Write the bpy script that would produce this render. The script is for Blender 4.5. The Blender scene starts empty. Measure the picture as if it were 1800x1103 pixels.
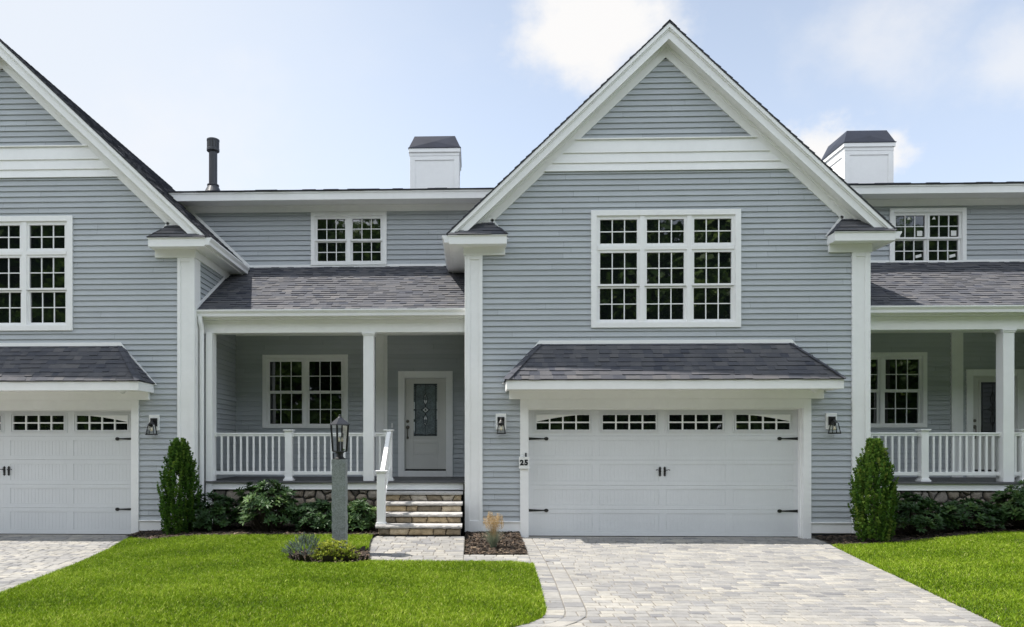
import bpy, math, random
import numpy as np
from mathutils import Vector, Matrix
R = math.radians
S = bpy.context.scene
COL = S.collection

# ------------------------------------------------------------------ camera
YAW = R(1.8)
CAM_Y = -13.465
cam_d = bpy.data.cameras.new('camera'); cam = bpy.data.objects.new('camera', cam_d); COL.objects.link(cam)
cam.location = (0, CAM_Y, 1.65); cam.rotation_euler = (R(90), 0, YAW)
cam_d.sensor_width = 36; cam_d.lens = 26.0
cam_d.shift_x = 0.06159; cam_d.shift_y = 0.12972
cam_d.clip_start = 0.1; cam_d.clip_end = 3000
S.camera = cam

# ------------------------------------------------------------------ light
SUN_DIR = Vector((-0.50, 0.062, 1.0)).normalized()      # towards the sun
EL = math.asin(SUN_DIR.z); AZ = math.atan2(SUN_DIR.x, SUN_DIR.y)
SUN_STRENGTH = 5.0; SKY_STRENGTH = 0.06; EXPOSURE = 0.68
sl = bpy.data.lights.new('sun', 'SUN'); sl.energy = SUN_STRENGTH; sl.angle = R(0.5); sl.color = (1, .95, .87)
so = bpy.data.objects.new('sun', sl); COL.objects.link(so)
so.rotation_euler = SUN_DIR.to_track_quat('Z', 'Y').to_euler(); so.location = (-20, 5, 40)

W = bpy.data.worlds.new('World'); S.world = W; W.use_nodes = True
nt = W.node_tree; N = nt.nodes; Lk = nt.links; N.clear()
out = N.new('ShaderNodeOutputWorld')
sky = N.new('ShaderNodeTexSky'); sky.sky_type = 'NISHITA'; sky.sun_disc = False
sky.sun_elevation = EL; sky.sun_rotation = AZ; sky.air_density = 1.0; sky.dust_density = 2.5; sky.ozone_density = 1.0
bg = N.new('ShaderNodeBackground'); bg.inputs[1].default_value = SKY_STRENGTH
Lk.new(sky.outputs[0], bg.inputs[0])
# bright summer clouds over the sky, by direction
tc = N.new('ShaderNodeTexCoord')
def nmath(op, a, b=None, clamp=False):
    n = N.new('ShaderNodeMath'); n.operation = op; n.use_clamp = clamp
    for i, v in enumerate((a, b)):
        if v is None: continue
        if isinstance(v, (int, float)): n.inputs[i].default_value = v
        else: Lk.new(v, n.inputs[i])
    return n.outputs[0]
def smooth(v, lo, hi):
    n = N.new('ShaderNodeMapRange'); n.interpolation_type = 'SMOOTHSTEP'
    n.inputs[1].default_value = lo; n.inputs[2].default_value = hi
    Lk.new(v, n.inputs[0]); return n.outputs[0]
def wnoise(scale, detail, rough, off=(0, 0, 0), sc=(1, 1, 1)):
    m = N.new('ShaderNodeMapping'); m.inputs[1].default_value = off; m.inputs[3].default_value = sc
    Lk.new(tc.outputs['Generated'], m.inputs[0])
    n = N.new('ShaderNodeTexNoise'); n.inputs['Scale'].default_value = scale
    n.inputs['Detail'].default_value = detail; n.inputs['Roughness'].default_value = rough
    Lk.new(m.outputs[0], n.inputs['Vector']); return n.outputs[0]
def cloud_at(d, r, stretch, seed, scale, thr, soft=.34):
    """a puffy cloud round direction d (radius r, stretched sideways)"""
    d = Vector(d).normalized()
    vs = N.new('ShaderNodeVectorMath'); vs.operation = 'SUBTRACT'; Lk.new(tc.outputs['Generated'], vs.inputs[0]); vs.inputs[1].default_value = d
    vm = N.new('ShaderNodeVectorMath'); vm.operation = 'MULTIPLY'; Lk.new(vs.outputs[0], vm.inputs[0]); vm.inputs[1].default_value = (1/stretch, 1, 1)
    vl = N.new('ShaderNodeVectorMath'); vl.operation = 'LENGTH'; Lk.new(vm.outputs[0], vl.inputs[0])
    fall = nmath('SUBTRACT', 1.0, nmath('DIVIDE', vl.outputs['Value'], r))
    n = wnoise(scale, 8, .6, (seed, seed*.7, 0), (1, 1, 1.25))
    v = nmath('ADD', fall, nmath('MULTIPLY', nmath('SUBTRACT', n, .5), 1.9))
    return smooth(v, thr, thr+soft)
def ray_dir(px, py):
    f = 1300.0; u = px-789.15; v = 785-py
    return (math.cos(YAW)*u-math.sin(YAW)*f, math.sin(YAW)*u+math.cos(YAW)*f, v)
c1 = cloud_at(ray_dir(1050, 55), .098, 1.55, 3.1, 9, .10, .75)
c2 = nmath('MULTIPLY', cloud_at(ray_dir(1590, 40), .115, 1.6, 8.2, 7, .15, 1.0), .60)
c3 = cloud_at(ray_dir(1455, 285), .06, 1.9, 5.6, 12, .1, .55)
c4 = nmath('MULTIPLY', cloud_at(ray_dir(1800, 110), .07, 1.2, 6.9, 8, .1, .9), .6)
c5 = nmath('MULTIPLY', cloud_at(ray_dir(290, 230), .12, 2.0, 2.3, 9, .1, 1.1), .40)
wis = nmath('MULTIPLY', smooth(wnoise(3.2, 7, .62, (2.2, 0, 4), (1, 1, 2.2)), .45, .95), .28)
sep = N.new('ShaderNodeSeparateXYZ'); Lk.new(tc.outputs['Generated'], sep.inputs[0])
# cumulus field added in the unseen street side of the sky, brightens the shaded facade
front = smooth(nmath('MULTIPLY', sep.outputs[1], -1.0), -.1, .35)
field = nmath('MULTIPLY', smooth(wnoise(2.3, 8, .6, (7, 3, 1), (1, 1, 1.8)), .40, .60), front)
fac = c1
for c in (c2, c3, c4, c5, wis): fac = nmath('MAXIMUM', fac, c)
fac = nmath('MULTIPLY', fac, smooth(sep.outputs[2], -.02, .06))
hz = nmath('MULTIPLY', nmath('SUBTRACT', 1.0, smooth(sep.outputs[2], 0, .75)), .45)    # summer haze, stronger low down
hz = nmath('ADD', hz, .34)
hzl = smooth(nmath('MULTIPLY', sep.outputs[0], -1.0), -.4, .7)                       # and on the sun's side
hz = nmath('ADD', hz, nmath('MULTIPLY', hzl, .26), True)
hw = nmath('MULTIPLY', smooth(nmath('MULTIPLY', sep.outputs[0], -1.0), -.10, .50), .80)   # white glare towards the sun's side
bh = N.new('ShaderNodeBackground'); bh.inputs[0].default_value = (.68, .80, 1.0, 1); bh.inputs[1].default_value = .87
bc = N.new('ShaderNodeBackground'); bc.inputs[0].default_value = (1, .99, .985, 1); bc.inputs[1].default_value = .61
m1 = N.new('ShaderNodeMixShader'); Lk.new(hz, m1.inputs[0]); Lk.new(bg.outputs[0], m1.inputs[1]); Lk.new(bh.outputs[0], m1.inputs[2])
m2 = N.new('ShaderNodeMixShader'); Lk.new(fac, m2.inputs[0]); m0 = N.new('ShaderNodeMixShader'); bw = N.new('ShaderNodeBackground'); bw.inputs[0].default_value = (.905, .945, 1, 1); bw.inputs[1].default_value = .585
Lk.new(hw, m0.inputs[0]); Lk.new(m1.outputs[0], m0.inputs[1]); Lk.new(bw.outputs[0], m0.inputs[2])
Lk.new(m0.outputs[0], m2.inputs[1]); Lk.new(bc.outputs[0], m2.inputs[2])
fill_bg = N.new('ShaderNodeBackground'); fill_bg.inputs[0].default_value = (.87, .93, 1.0, 1); fill_bg.inputs[1].default_value = 1.65
m3 = N.new('ShaderNodeMixShader'); Lk.new(field, m3.inputs[0]); Lk.new(m2.outputs[0], m3.inputs[1]); Lk.new(fill_bg.outputs[0], m3.inputs[2])
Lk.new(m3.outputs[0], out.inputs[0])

S.view_settings.view_transform = 'Standard'; S.view_settings.look = 'None'
S.view_settings.exposure = EXPOSURE; S.view_settings.gamma = 1; S.view_settings.use_curve_mapping = False

rnd = random.Random(7)
# ------------------------------------------------------------------ materials
def mat(name, col, rough=.6, var=None, noise=None, bump=None, spec=.5, metal=0, ior=None, trans=None, ramp=None):
    """var: (dark, light) factors of the per-face attribute; noise: (scale, amount[, stretch]); bump: (scale, strength, distance)"""
    m = bpy.data.materials.new(name); m.use_nodes = True
    t = m.node_tree; n = t.nodes; l = t.links
    p = n['Principled BSDF']; p.inputs['Roughness'].default_value = rough; p.inputs['Metallic'].default_value = metal
    p.inputs['Specular IOR Level'].default_value = spec
    if ior: p.inputs['IOR'].default_value = ior
    src = None
    if ramp:
        at = n.new('ShaderNodeAttribute'); at.attribute_name = 'var'
        cr = n.new('ShaderNodeValToRGB'); l.new(at.outputs['Fac'], cr.inputs[0])
        e = cr.color_ramp.elements
        while len(e) < len(ramp): e.new(.5)
        for el, (pos, c) in zip(e, ramp): el.position = pos; el.color = (*c, 1)
        src = cr.outputs[0]
    def mul(src, val):
        mx = n.new('ShaderNodeMix'); mx.data_type = 'RGBA'; mx.blend_type = 'MULTIPLY'; mx.inputs[0].default_value = 1
        if src is None: mx.inputs[6].default_value = (*col, 1)
        else: l.new(src, mx.inputs[6])
        l.new(val, mx.inputs[7]); return mx.outputs[2]
    if var:
        at = n.new('ShaderNodeAttribute'); at.attribute_name = 'var'
        mr = n.new('ShaderNodeMapRange'); mr.inputs[3].default_value = var[0]; mr.inputs[4].default_value = var[1]
        l.new(at.outputs['Fac'], mr.inputs[0]); src = mul(src, mr.outputs[0])
    if noise or bump:
        co = n.new('ShaderNodeTexCoord')
    if noise:
        for ns in (noise if isinstance(noise, list) else [noise]):
            tx = n.new('ShaderNodeTexNoise'); tx.inputs['Scale'].default_value = ns[0]; tx.inputs['Detail'].default_value = 6
            tx.inputs['Roughness'].default_value = .65
            if len(ns) > 2:
                mp = n.new('ShaderNodeMapping'); mp.inputs[3].default_value = ns[2]; l.new(co.outputs['Object'], mp.inputs[0]); l.new(mp.outputs[0], tx.inputs[0])
            else: l.new(co.outputs['Object'], tx.inputs[0])
            mr = n.new('ShaderNodeMapRange'); mr.inputs[1].default_value = .3; mr.inputs[2].default_value = .7
            mr.inputs[3].default_value = 1-ns[1]; mr.inputs[4].default_value = 1+ns[1]
            l.new(tx.outputs[0], mr.inputs[0]); src = mul(src, mr.outputs[0])
    if src is None: p.inputs['Base Color'].default_value = (*col, 1)
    else: l.new(src, p.inputs['Base Color'])
    if bump:
        tx = n.new('ShaderNodeTexNoise'); tx.inputs['Scale'].default_value = bump[0]; tx.inputs['Detail'].default_value = 5
        if len(bump) > 3:
            mp = n.new('ShaderNodeMapping'); mp.inputs[3].default_value = bump[3]; l.new(co.outputs['Object'], mp.inputs[0]); l.new(mp.outputs[0], tx.inputs[0])
        else: l.new(co.outputs['Object'], tx.inputs[0])
        b = n.new('ShaderNodeBump'); b.inputs['Strength'].default_value = bump[1]; b.inputs['Distance'].default_value = bump[2]
        l.new(tx.outputs[0], b.inputs['Height']); l.new(b.outputs[0], p.inputs['Normal'])
    if trans:
        tb = n.new('ShaderNodeBsdfTranslucent'); mx = n.new('ShaderNodeMixShader'); mx.inputs[0].default_value = trans
        if src is not None: l.new(src, tb.inputs[0])
        else: tb.inputs[0].default_value = (*col, 1)
        o = n['Material Output']; l.new(p.outputs[0], mx.inputs[1]); l.new(tb.outputs[0], mx.inputs[2]); l.new(mx.outputs[0], o.inputs[0])
    return m
M = {}
M['siding'] = mat('siding paint', (.425, .452, .476), .62, var=(.93, 1.05), noise=[(1.3, .04), (14, .03, (.25, 1, 3))])
M['white'] = mat('white trim paint', (.87, .87, .865), .5, noise=[(.9, .035), (9, .02)], bump=(35, .06, .003))
M['white_rail'] = mat('white vinyl', (.82, .82, .82), .38, noise=(3, .03))
M['garage'] = mat('garage door paint', (.70, .715, .73), .5, noise=[(1.1, .03), (90, .025, (1, 1, .08))], bump=(160, .15, .002, (1, 1, .06)))
M['door'] = mat('door paint', (.64, .635, .61), .45, noise=(2, .03))
M['shingle'] = mat('asphalt shingle', (.15, .14, .14), .9, ramp=[(0, (.042, .046, .062)), (.25, (.066, .069, .083)), (.7, (.100, .099, .106)), (1, (.135, .129, .131))], noise=[(260, .22), (2.5, .08)], bump=(320, .5, .006), spec=.25)
M['deck_under'] = mat('roof deck', (.05, .05, .055), .9)
M['glass'] = mat('window glass', (.006, .008, .008), .015, spec=.5, ior=1.95, noise=(.7, .2), bump=(1.2, .08, .02))
M['leaded'] = mat('textured glass', (.15, .18, .20), .22, noise=[(40, .4), (3, .3)], bump=(70, .6, .006), ior=1.6)
M['bevel_glass'] = mat('bevelled glass', (.80, .84, .86), .1, noise=(30, .2))
M['black'] = mat('black metal', (.012, .012, .013), .42, noise=(20, .2))
M['came'] = mat('lead came', (.02, .02, .022), .4, metal=.3)
M['dark_flash'] = mat('dark metal hood', (.018, .021, .036), .4, metal=.2, noise=(3, .2), bump=(4, .15, .01))
M['pipe'] = mat('dark pipe', (.045, .047, .055), .4, metal=.3, noise=(5, .15))
M['bronze'] = mat('aged nickel', (.16, .145, .125), .35, metal=.8)
M['grey_deck'] = mat('composite decking', (.095, .095, .10), .6, noise=(8, .12, (1, 8, 1)))
M['concrete'] = mat('concrete', (.30, .285, .26), .9, noise=[(6, .18), (60, .1)], bump=(70, .4, .006))
M['stone'] = mat('field stone', (.25, .22, .19), .85, ramp=[(0, (.10, .088, .075)), (.3, (.20, .165, .125)), (.55, (.235, .21, .185)), (.8, (.27, .22, .16)), (1, (.33, .32, .31))], noise=[(9, .28), (45, .2)], bump=(28, .7, .02))
M['riser'] = mat('tan riser stone', (.3, .24, .17), .85, ramp=[(0, (.17, .14, .10)), (.4, (.31, .24, .155)), (.7, (.43, .33, .20)), (1, (.48, .42, .34))], noise=[(9, .25), (45, .18)], bump=(30, .7, .018))
M['mortar'] = mat('mortar', (.05, .047, .043), .95, noise=(30, .3))
M['granite'] = mat('granite', (.40, .385, .37), .8, noise=[(95, .22), (14, .12)], bump=(45, .6, .012))
M['post_granite'] = mat('granite post', (.23, .25, .245), .85, noise=[(85, .42), (170, .25), (5, .12)], bump=(55, .8, .012))
M['paver'] = mat('paver', (.3, .29, .27), .9, ramp=[(0, (.148, .147, .153)), (.3, (.205, .201, .199)), (.65, (.245, .236, .222)), (1, (.30, .283, .252))], noise=[(7, .14), (.9, .15), (120, .10)], bump=(90, .5, .004))
M['joint'] = mat('joint sand', (.15, .138, .12), .95, noise=(50, .25))
M['mulch_base'] = mat('mulch soil', (.030, .022, .016), .95, noise=(30, .4), bump=(40, 1, .03))
M['mulch'] = mat('bark chips', (.08, .05, .03), .9, ramp=[(0, (.018, .013, .010)), (.55, (.055, .037, .025)), (.9, (.12, .08, .052)), (1, (.2, .15, .1))])
M['lawn'] = mat('lawn soil', (.045, .075, .015), .95, noise=[(3, .3), (40, .4)], bump=(40, 1, .03))
M['blade'] = mat('grass blade', (.08, .16, .02), .5, trans=.25, spec=.12, ramp=[(0, (.048, .095, .006)), (.45, (.165, .275, .008)), (.8, (.28, .39, .022)), (.93, (.43, .50, .09)), (1, (.48, .44, .21))])
M['rhodo'] = mat('leathery leaf', (.03, .07, .025), .5, trans=.2, ramp=[(0, (.014, .036, .012)), (.5, (.040, .092, .026)), (.85, (.085, .155, .04)), (1, (.16, .23, .07))], spec=.35)
M['arb'] = mat('scale foliage', (.04, .09, .02), .6, trans=.22, ramp=[(0, (.018, .055, .010)), (.5, (.055, .13, .018)), (.85, (.13, .215, .030)), (1, (.22, .27, .06))], spec=.2)
M['spruce'] = mat('blue needles', (.1, .15, .15), .6, trans=.1, ramp=[(0, (.04, .075, .06)), (.6, (.095, .14, .118)), (1, (.175, .23, .20))], spec=.2)
M['gold'] = mat('yellow green leaf', (.15, .2, .03), .5, trans=.3, ramp=[(0, (.06, .11, .012)), (.45, (.22, .29, .03)), (1, (.50, .50, .07))], spec=.3)
M['fescue'] = mat('blue grass blade', (.2, .24, .18), .6, trans=.3, ramp=[(0, (.12, .17, .12)), (.6, (.24, .29, .21)), (1, (.36, .36, .25))])
M['straw'] = mat('dry seed stalk', (.45, .32, .16), .7, trans=.3, ramp=[(0, (.30, .20, .09)), (1, (.52, .38, .2))])
M['bark'] = mat('bark', (.05, .038, .028), .9, noise=(14, .3, (1, 1, .3)), bump=(20, .8, .03))
M['treeleaf'] = mat('tree leaf', (.05, .09, .02), .5, trans=.3, ramp=[(0, (.025, .06, .014)), (.5, (.09, .175, .032)), (1, (.24, .35, .07))])
M['asphalt'] = mat('asphalt', (.05, .05, .052), .9, noise=[(60, .2), (1, .15)], bump=(90, .5, .01))
M['clear'] = mat('clear glass', (1, 1, 1), .02)
def clear_glass():
    m = M['clear']; t = m.node_tree; n = t.nodes; l = t.links
    tr = n.new('ShaderNodeBsdfTransparent'); gl = n.new('ShaderNodeBsdfGlossy'); gl.inputs['Roughness'].default_value = .03
    fr = n.new('ShaderNodeFresnel'); fr.inputs[0].default_value = 1.3
    mx = n.new('ShaderNodeMixShader'); l.new(fr.outputs[0], mx.inputs[0]); l.new(tr.outputs[0], mx.inputs[1]); l.new(gl.outputs[0], mx.inputs[2])
    l.new(mx.outputs[0], n['Material Output'].inputs[0])
clear_glass()
M['bulb'] = mat('bulb glass', (.75, .68, .5), .15)
M['paper'] = mat('paper', (.8, .8, .78), .8)
M['copper'] = mat('copper', (.35, .13, .06), .4, metal=.6)

# ------------------------------------------------------------------ mesh builder
class MB:
    def __init__(s): s.v = []; s.f = []; s.c = []
    def face(s, pts, c=.5):
        b = len(s.v); s.v.extend([tuple(p) for p in pts]); s.f.append(tuple(range(b, b+len(pts)))); s.c.append(c)
    def mesh(s, vs, fs, c=.5):
        b = len(s.v); s.v.extend([tuple(p) for p in vs])
        for f in fs: s.f.append(tuple(b+i for i in f)); s.c.append(c)
    def box(s, x0, x1, y0, y1, z0, z1, c=.5):
        if x0 > x1: x0, x1 = x1, x0
        if y0 > y1: y0, y1 = y1, y0
        if z0 > z1: z0, z1 = z1, z0
        vs = [(x0,y0,z0),(x1,y0,z0),(x1,y1,z0),(x0,y1,z0),(x0,y0,z1),(x1,y0,z1),(x1,y1,z1),(x0,y1,z1)]
        s.mesh(vs, [(3,2,1,0),(4,5,6,7),(0,1,5,4),(1,2,6,5),(2,3,7,6),(3,0,4,7)], c)
    def ring(s, x0, x1, z0, z1, w, y0, y1, c=.5):
        """a rectangular frame in the facade plane, pieces butted"""
        s.box(x0, x0+w, y0, y1, z0, z1, c); s.box(x1-w, x1, y0, y1, z0, z1, c)
        s.box(x0+w, x1-w, y0, y1, z1-w, z1, c); s.box(x0+w, x1-w, y0, y1, z0, z0+w, c)
    def prism(s, poly, T, d0, d1, c=.5):
        """polygon (a,b) list, mapped by T(a,b,d), extruded d0..d1"""
        n = len(poly); vs = [T(a, b, d0) for a, b in poly]+[T(a, b, d1) for a, b in poly]
        s.mesh(vs, [tuple(range(n-1, -1, -1)), tuple(range(n, 2*n))]+[(i, (i+1) % n, n+(i+1) % n, n+i) for i in range(n)], c)
    def tube(s, pts, r, n=8, c=.5, cap=True):
        pts = [Vector(p) for p in pts]; rs = r if isinstance(r, (list, tuple)) else [r]*len(pts)
        vs = []; fs = []
        for i, p in enumerate(pts):
            d = (pts[min(i+1, len(pts)-1)]-pts[max(i-1, 0)]).normalized()
            a = d.orthogonal().normalized() if i == 0 else (a-d*a.dot(d)).normalized()
            b = d.cross(a)
            for k in range(n):
                t = 2*math.pi*k/n; vs.append(p+(a*math.cos(t)+b*math.sin(t))*rs[i])
        for i in range(len(pts)-1):
            for k in range(n): fs.append((i*n+k, i*n+(k+1) % n, (i+1)*n+(k+1) % n, (i+1)*n+k))
        if cap: fs += [tuple(range(n-1, -1, -1)), tuple(range((len(pts)-1)*n, len(pts)*n))]
        s.mesh(vs, fs, c)
    def lathe(s, prof, cx, cy, n=20, rot=0, c=.5):
        vs = []; fs = []
        for r, z in prof:
            for k in range(n):
                t = 2*math.pi*k/n+rot; vs.append((cx+r*math.cos(t), cy+r*math.sin(t), z))
        for i in range(len(prof)-1):
            for k in range(n): fs.append((i*n+k, i*n+(k+1) % n, (i+1)*n+(k+1) % n, (i+1)*n+k))
        fs += [tuple(range(n-1, -1, -1)), tuple(range((len(prof)-1)*n, len(prof)*n))]
        s.mesh(vs, fs, c)
    def build(s, name, m, parent=None, bevel=0, smooth=False, label=None):
        o = np.zeros(3); p = parent
        while p is not None: o = o+np.array(p.location); p = p.parent
        me = bpy.data.meshes.new(name)
        v = np.array(s.v, dtype=np.float64)-o
        me.from_pydata(v.tolist(), [], s.f)
        a = me.attributes.new('var', 'FLOAT', 'FACE'); a.data.foreach_set('value', np.array(s.c, dtype=np.float32))
        me.materials.append(M[m] if isinstance(m, str) else m); me.update()
        if smooth: me.polygons.foreach_set('use_smooth', [True]*len(me.polygons))
        ob = bpy.data.objects.new(name, me); COL.objects.link(ob)
        if parent is not None: ob.parent = parent
        if label: ob['label'] = label
        if bevel:
            b = ob.modifiers.new('bevel', 'BEVEL'); b.width = bevel; b.segments = 2; b.limit_method = 'ANGLE'; b.angle_limit = R(40)
        return ob
def tag(o, label, cat, group=None):
    o['label'] = label; o['category'] = cat
    if group: o['group'] = group
    return o
def thing(name, label, cat, loc=(0, 0, 0), group=None):
    o = bpy.data.objects.new(name, None); COL.objects.link(o); o.location = loc; o.empty_display_size = .2
    return tag(o, label, cat, group)
def structure(o): o['kind'] = 'structure'; return o
def FT(y): return lambda a, b, d: (a, y-d, b)           # facade plane at y, d outward (towards the street)
def copy_child(o, name_parent, dx):
    c = o.copy(); COL.objects.link(c); c.parent = name_parent
    return c

# ------------------------------------------------------------------ siding and shingles
EXPO = .1016
def siding(mb, T, z0, z1, left, right, holes=(), e=EXPO, zbase=.28, t=.023):
    r = random.Random(int(z0*1000+z1*77))
    zs = set([z0, z1]); k0 = math.floor((z0-zbase)/e); k1 = math.ceil((z1-zbase)/e)
    for k in range(k0, k1+1):
        z = zbase+k*e
        if z0 < z < z1: zs.add(z)
    for h in holes:
        for z in h[2:]:
            if z0 < z < z1: zs.add(z)
    zs = sorted(zs)
    seams = {}
    for za, zb in zip(zs[:-1], zs[1:]):
        if zb-za < 1e-4: continue
        k = math.floor((za-zbase+1e-5)/e); zc = zbase+k*e
        n = lambda z: t*(1-(z-zc)/e)+.004
        iv = [[(left(za), left(zb)), (right(za), right(zb))]]
        mid = (za+zb)/2
        for h in holes:
            if not (h[2]-1e-5 <= mid <= h[3]+1e-5): continue
            nv = []
            for (l0, l1), (r0, r1) in iv:
                if h[1] <= min(l0, l1) or h[0] >= max(r0, r1): nv.append([(l0, l1), (r0, r1)]); continue
                if h[0] > max(l0, l1): nv.append([(l0, l1), (h[0], h[0])])
                if h[1] < min(r0, r1): nv.append([(h[1], h[1]), (r0, r1)])
            iv = nv
        if k not in seams:
            s = []; x = -40+r.uniform(0, 3.6)
            while x < 40: s.append((x, r.random())); x += 3.66
            seams[k] = s
        for (l0, l1), (r0, r1) in iv:
            if r0-l0 < .002 and r1-l1 < .002: continue
            cuts = [x for x, _ in seams[k] if max(l0, l1)+.1 < x < min(r0, r1)-.1]
            es = [(l0, l1)]+[(x, x) for x in cuts]+[(r0, r1)]
            for i in range(len(es)-1):
                a0, a1 = es[i]; b0, b1 = es[i+1]
                g = .0012
                if i > 0: a0 += g; a1 += g
                if i < len(es)-2: b0 -= g; b1 -= g
                cv = .5
                for x, q in seams[k]:
                    if x <= (a0+a1)/2+.01: cv = q
                mb.face([T(a0, za, n(za)), T(b0, za, n(za)), T(b1, zb, n(zb)), T(a1, zb, n(zb))], cv)
                if abs(za-zc) < 1e-4: mb.face([T(a0, za, 0), T(b0, za, 0), T(b0, za, n(za)), T(a0, za, n(za))], cv)
def shingles(mb, O, U, V, vlen, u0, u1, expo=.14, seed=1, tw=(.14, .34), tmin=.008):
    """O origin at eave; U along the courses, V up the slope; u0/u1 = (at eave, at top)"""
    r = random.Random(seed)
    O = Vector(O); U = Vector(U).normalized(); V = Vector(V).normalized(); Nn = U.cross(V)
    if Nn.z < 0: Nn = -Nn
    nc = max(1, int(math.ceil(vlen/expo)))
    at = lambda rng, v: rng[0]+(rng[1]-rng[0])*min(max(v/vlen, 0), 1)
    P = lambda u, v, n: O+U*u+V*v+Nn*n
    for i in range(nc):
        va = i*expo; vb = min((i+1)*expo, vlen)
        la, lb, ra, rb = at(u0, va), at(u0, vb), at(u1, va), at(u1, vb)
        u = min(la, lb)-r.uniform(0, .3); band = r.uniform(-.08, .08)
        while u < max(ra, rb):
            w = r.uniform(*tw); a, b = u, u+w; u = b
            a0, b0 = max(a, la), min(b, ra); a1, b1 = max(a, lb), min(b, rb)
            if b0 <= a0 and b1 <= a1: continue
            b0 = max(a0, b0); b1 = max(a1, b1)
            th = tmin+(.009 if r.random() < .5 else 0)+r.uniform(0, .003)
            j = r.uniform(-.006, .004)
            c = min(max(r.choice([.3, .45, .5, .55, .62])+r.uniform(-.2, .2)+band, 0), 1)
            p = [P(a0, va+j, th), P(b0, va+j, th), P(b1, vb, .005), P(a1, vb, .005)]
            mb.face(p, c)
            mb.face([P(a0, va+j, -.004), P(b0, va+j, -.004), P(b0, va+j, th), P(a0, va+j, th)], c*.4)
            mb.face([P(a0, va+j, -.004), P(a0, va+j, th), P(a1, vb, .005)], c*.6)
            mb.face([P(b0, va+j, -.004), P(b0, va+j, th), P(b1, vb, .005)], c*.6)

# ------------------------------------------------------------------ windows
def window(house, y, x0, x1, z0, z1, cas, cells, sash_w=.045, label=None, stickers=False, grid=(3, 2)):
    """double-hung window group facing the street; cells = columns of glass rows [(gx0,gx1,[(gz0,gz1),...])]"""
    cw = MB()
    cw.box(x0, x0+cas, y-.045, y+.01, z0, z1); cw.box(x1-cas, x1, y-.045, y+.01, z0, z1)
    cw.box(x0+cas, x1-cas, y-.045, y+.01, z1-cas, z1); cw.box(x0+cas, x1-cas, y-.045, y+.01, z0, z0+cas)
    ix0, ix1, iz0, iz1 = x0+cas, x1-cas, z0+cas, z1-cas
    # inner frame behind the sashes
    cw.box(ix0, ix1, y+.075, y+.09, iz0, iz1)
    sw = sash_w
    edges = [ix0]
    for i in range(len(cells)-1):
        edges += [cells[i][1]+sw, cells[i+1][0]-sw]
    edges.append(ix1)
    # jamb strips and mullions
    cw.box(ix0, cells[0][0]-sw, y-.022, y+.07, iz0, iz1); cw.box(cells[-1][1]+sw, ix1, y-.022, y+.07, iz0, iz1)
    for i in range(len(cells)-1): cw.box(cells[i][1]+sw, cells[i+1][0]-sw, y-.03, y+.07, iz0, iz1)
    for gx0, gx1, rows in cells:
        cw.box(gx0-sw, gx1+sw, y-.022, y+.07, rows[0][1]+sw, iz1)
        cw.box(gx0-sw, gx1+sw, y-.03, y+.07, iz0, rows[-1][0]-sw)
        if len(rows) == 3: cw.box(gx0-sw, gx1+sw, y-.03, y+.07, rows[1][1]+sw, rows[0][0]-sw)
    win = cw.build('window', 'white', house, bevel=.004, label=label)
    for gx0, gx1, rows in cells:
        for k, (a, b) in enumerate(rows):
            lower = k == len(rows)-1
            d = .03 if lower else 0
            s = MB(); lo = a-sw if (lower or k == len(rows)-3) else a-.036; hi = b+sw if not lower else b+.028
            ya, yb = y-.012+d, y+.028+d
            s.box(gx0-sw, gx0, ya, yb, lo, hi); s.box(gx1, gx1+sw, ya, yb, lo, hi)
            s.box(gx0, gx1, ya, yb, b, hi); s.box(gx0, gx1, ya, yb, lo, a)
            mw = .0165
            for i in range(1, grid[0]):
                x = gx0+(gx1-gx0)*i/grid[0]; s.box(x-mw/2, x+mw/2, y+.003+d, y+.024+d, a, b)
            for i in range(1, grid[1]):
                z = a+(b-a)*i/grid[1]; 
                for q in range(grid[0]):
                    xa = gx0+(gx1-gx0)*q/grid[0]+(mw/2 if q else 0); xb = gx0+(gx1-gx0)*(q+1)/grid[0]-(mw/2 if q < grid[0]-1 else 0)
                    s.box(xa, xb, y+.003+d, y+.024+d, z-mw/2, z+mw/2)
            s.build('sash', 'white', win)
            g = MB(); yy = y+.0165+d
            ry = [rnd.uniform(-.0016, .0016) for _ in range(3)]; q4 = [(gx0-.004, a-.004, ry[0]), (gx1+.004, a-.004, ry[1]), (gx1+.004, b+.004, ry[1]+ry[2]-ry[0]), (gx0-.004, b+.004, ry[2])]
            g.mesh([(x_, yy+.003+o, z_) for x_, z_, o in q4]+[(x_, yy+.009+o, z_) for x_, z_, o in q4], [(0, 1, 2, 3), (7, 6, 5, 4), (0, 4, 5, 1), (1, 5, 6, 2), (2, 6, 7, 3), (3, 7, 4, 0)])
            g.build('pane', 'glass', win)
            if stickers:
                st = MB(); w3 = (gx1-gx0)/3
                if lower:
                    st.prism([(gx1-w3*.8, a+.07), (gx1-w3*.2, a+.1), (gx1-w3*.22, a+.16), (gx1-w3*.82, a+.13)], FT(yy-.0012), 0, .0005)
                else:
                    st.box(gx1-w3*.75, gx1-w3*.2, yy-.0017, yy-.0012, a+.03, a+.14)
                    t0 = gx0+w3*(1.2 if gx0 < cells[0][0]+.01 else .3)
                    st.prism([(t0, b-.08), (t0+.08, b-.08), (t0+.05, b-.015)], FT(yy-.0012), 0, .0005)
                st.build('sticker', 'paper', win)
    return win

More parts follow.
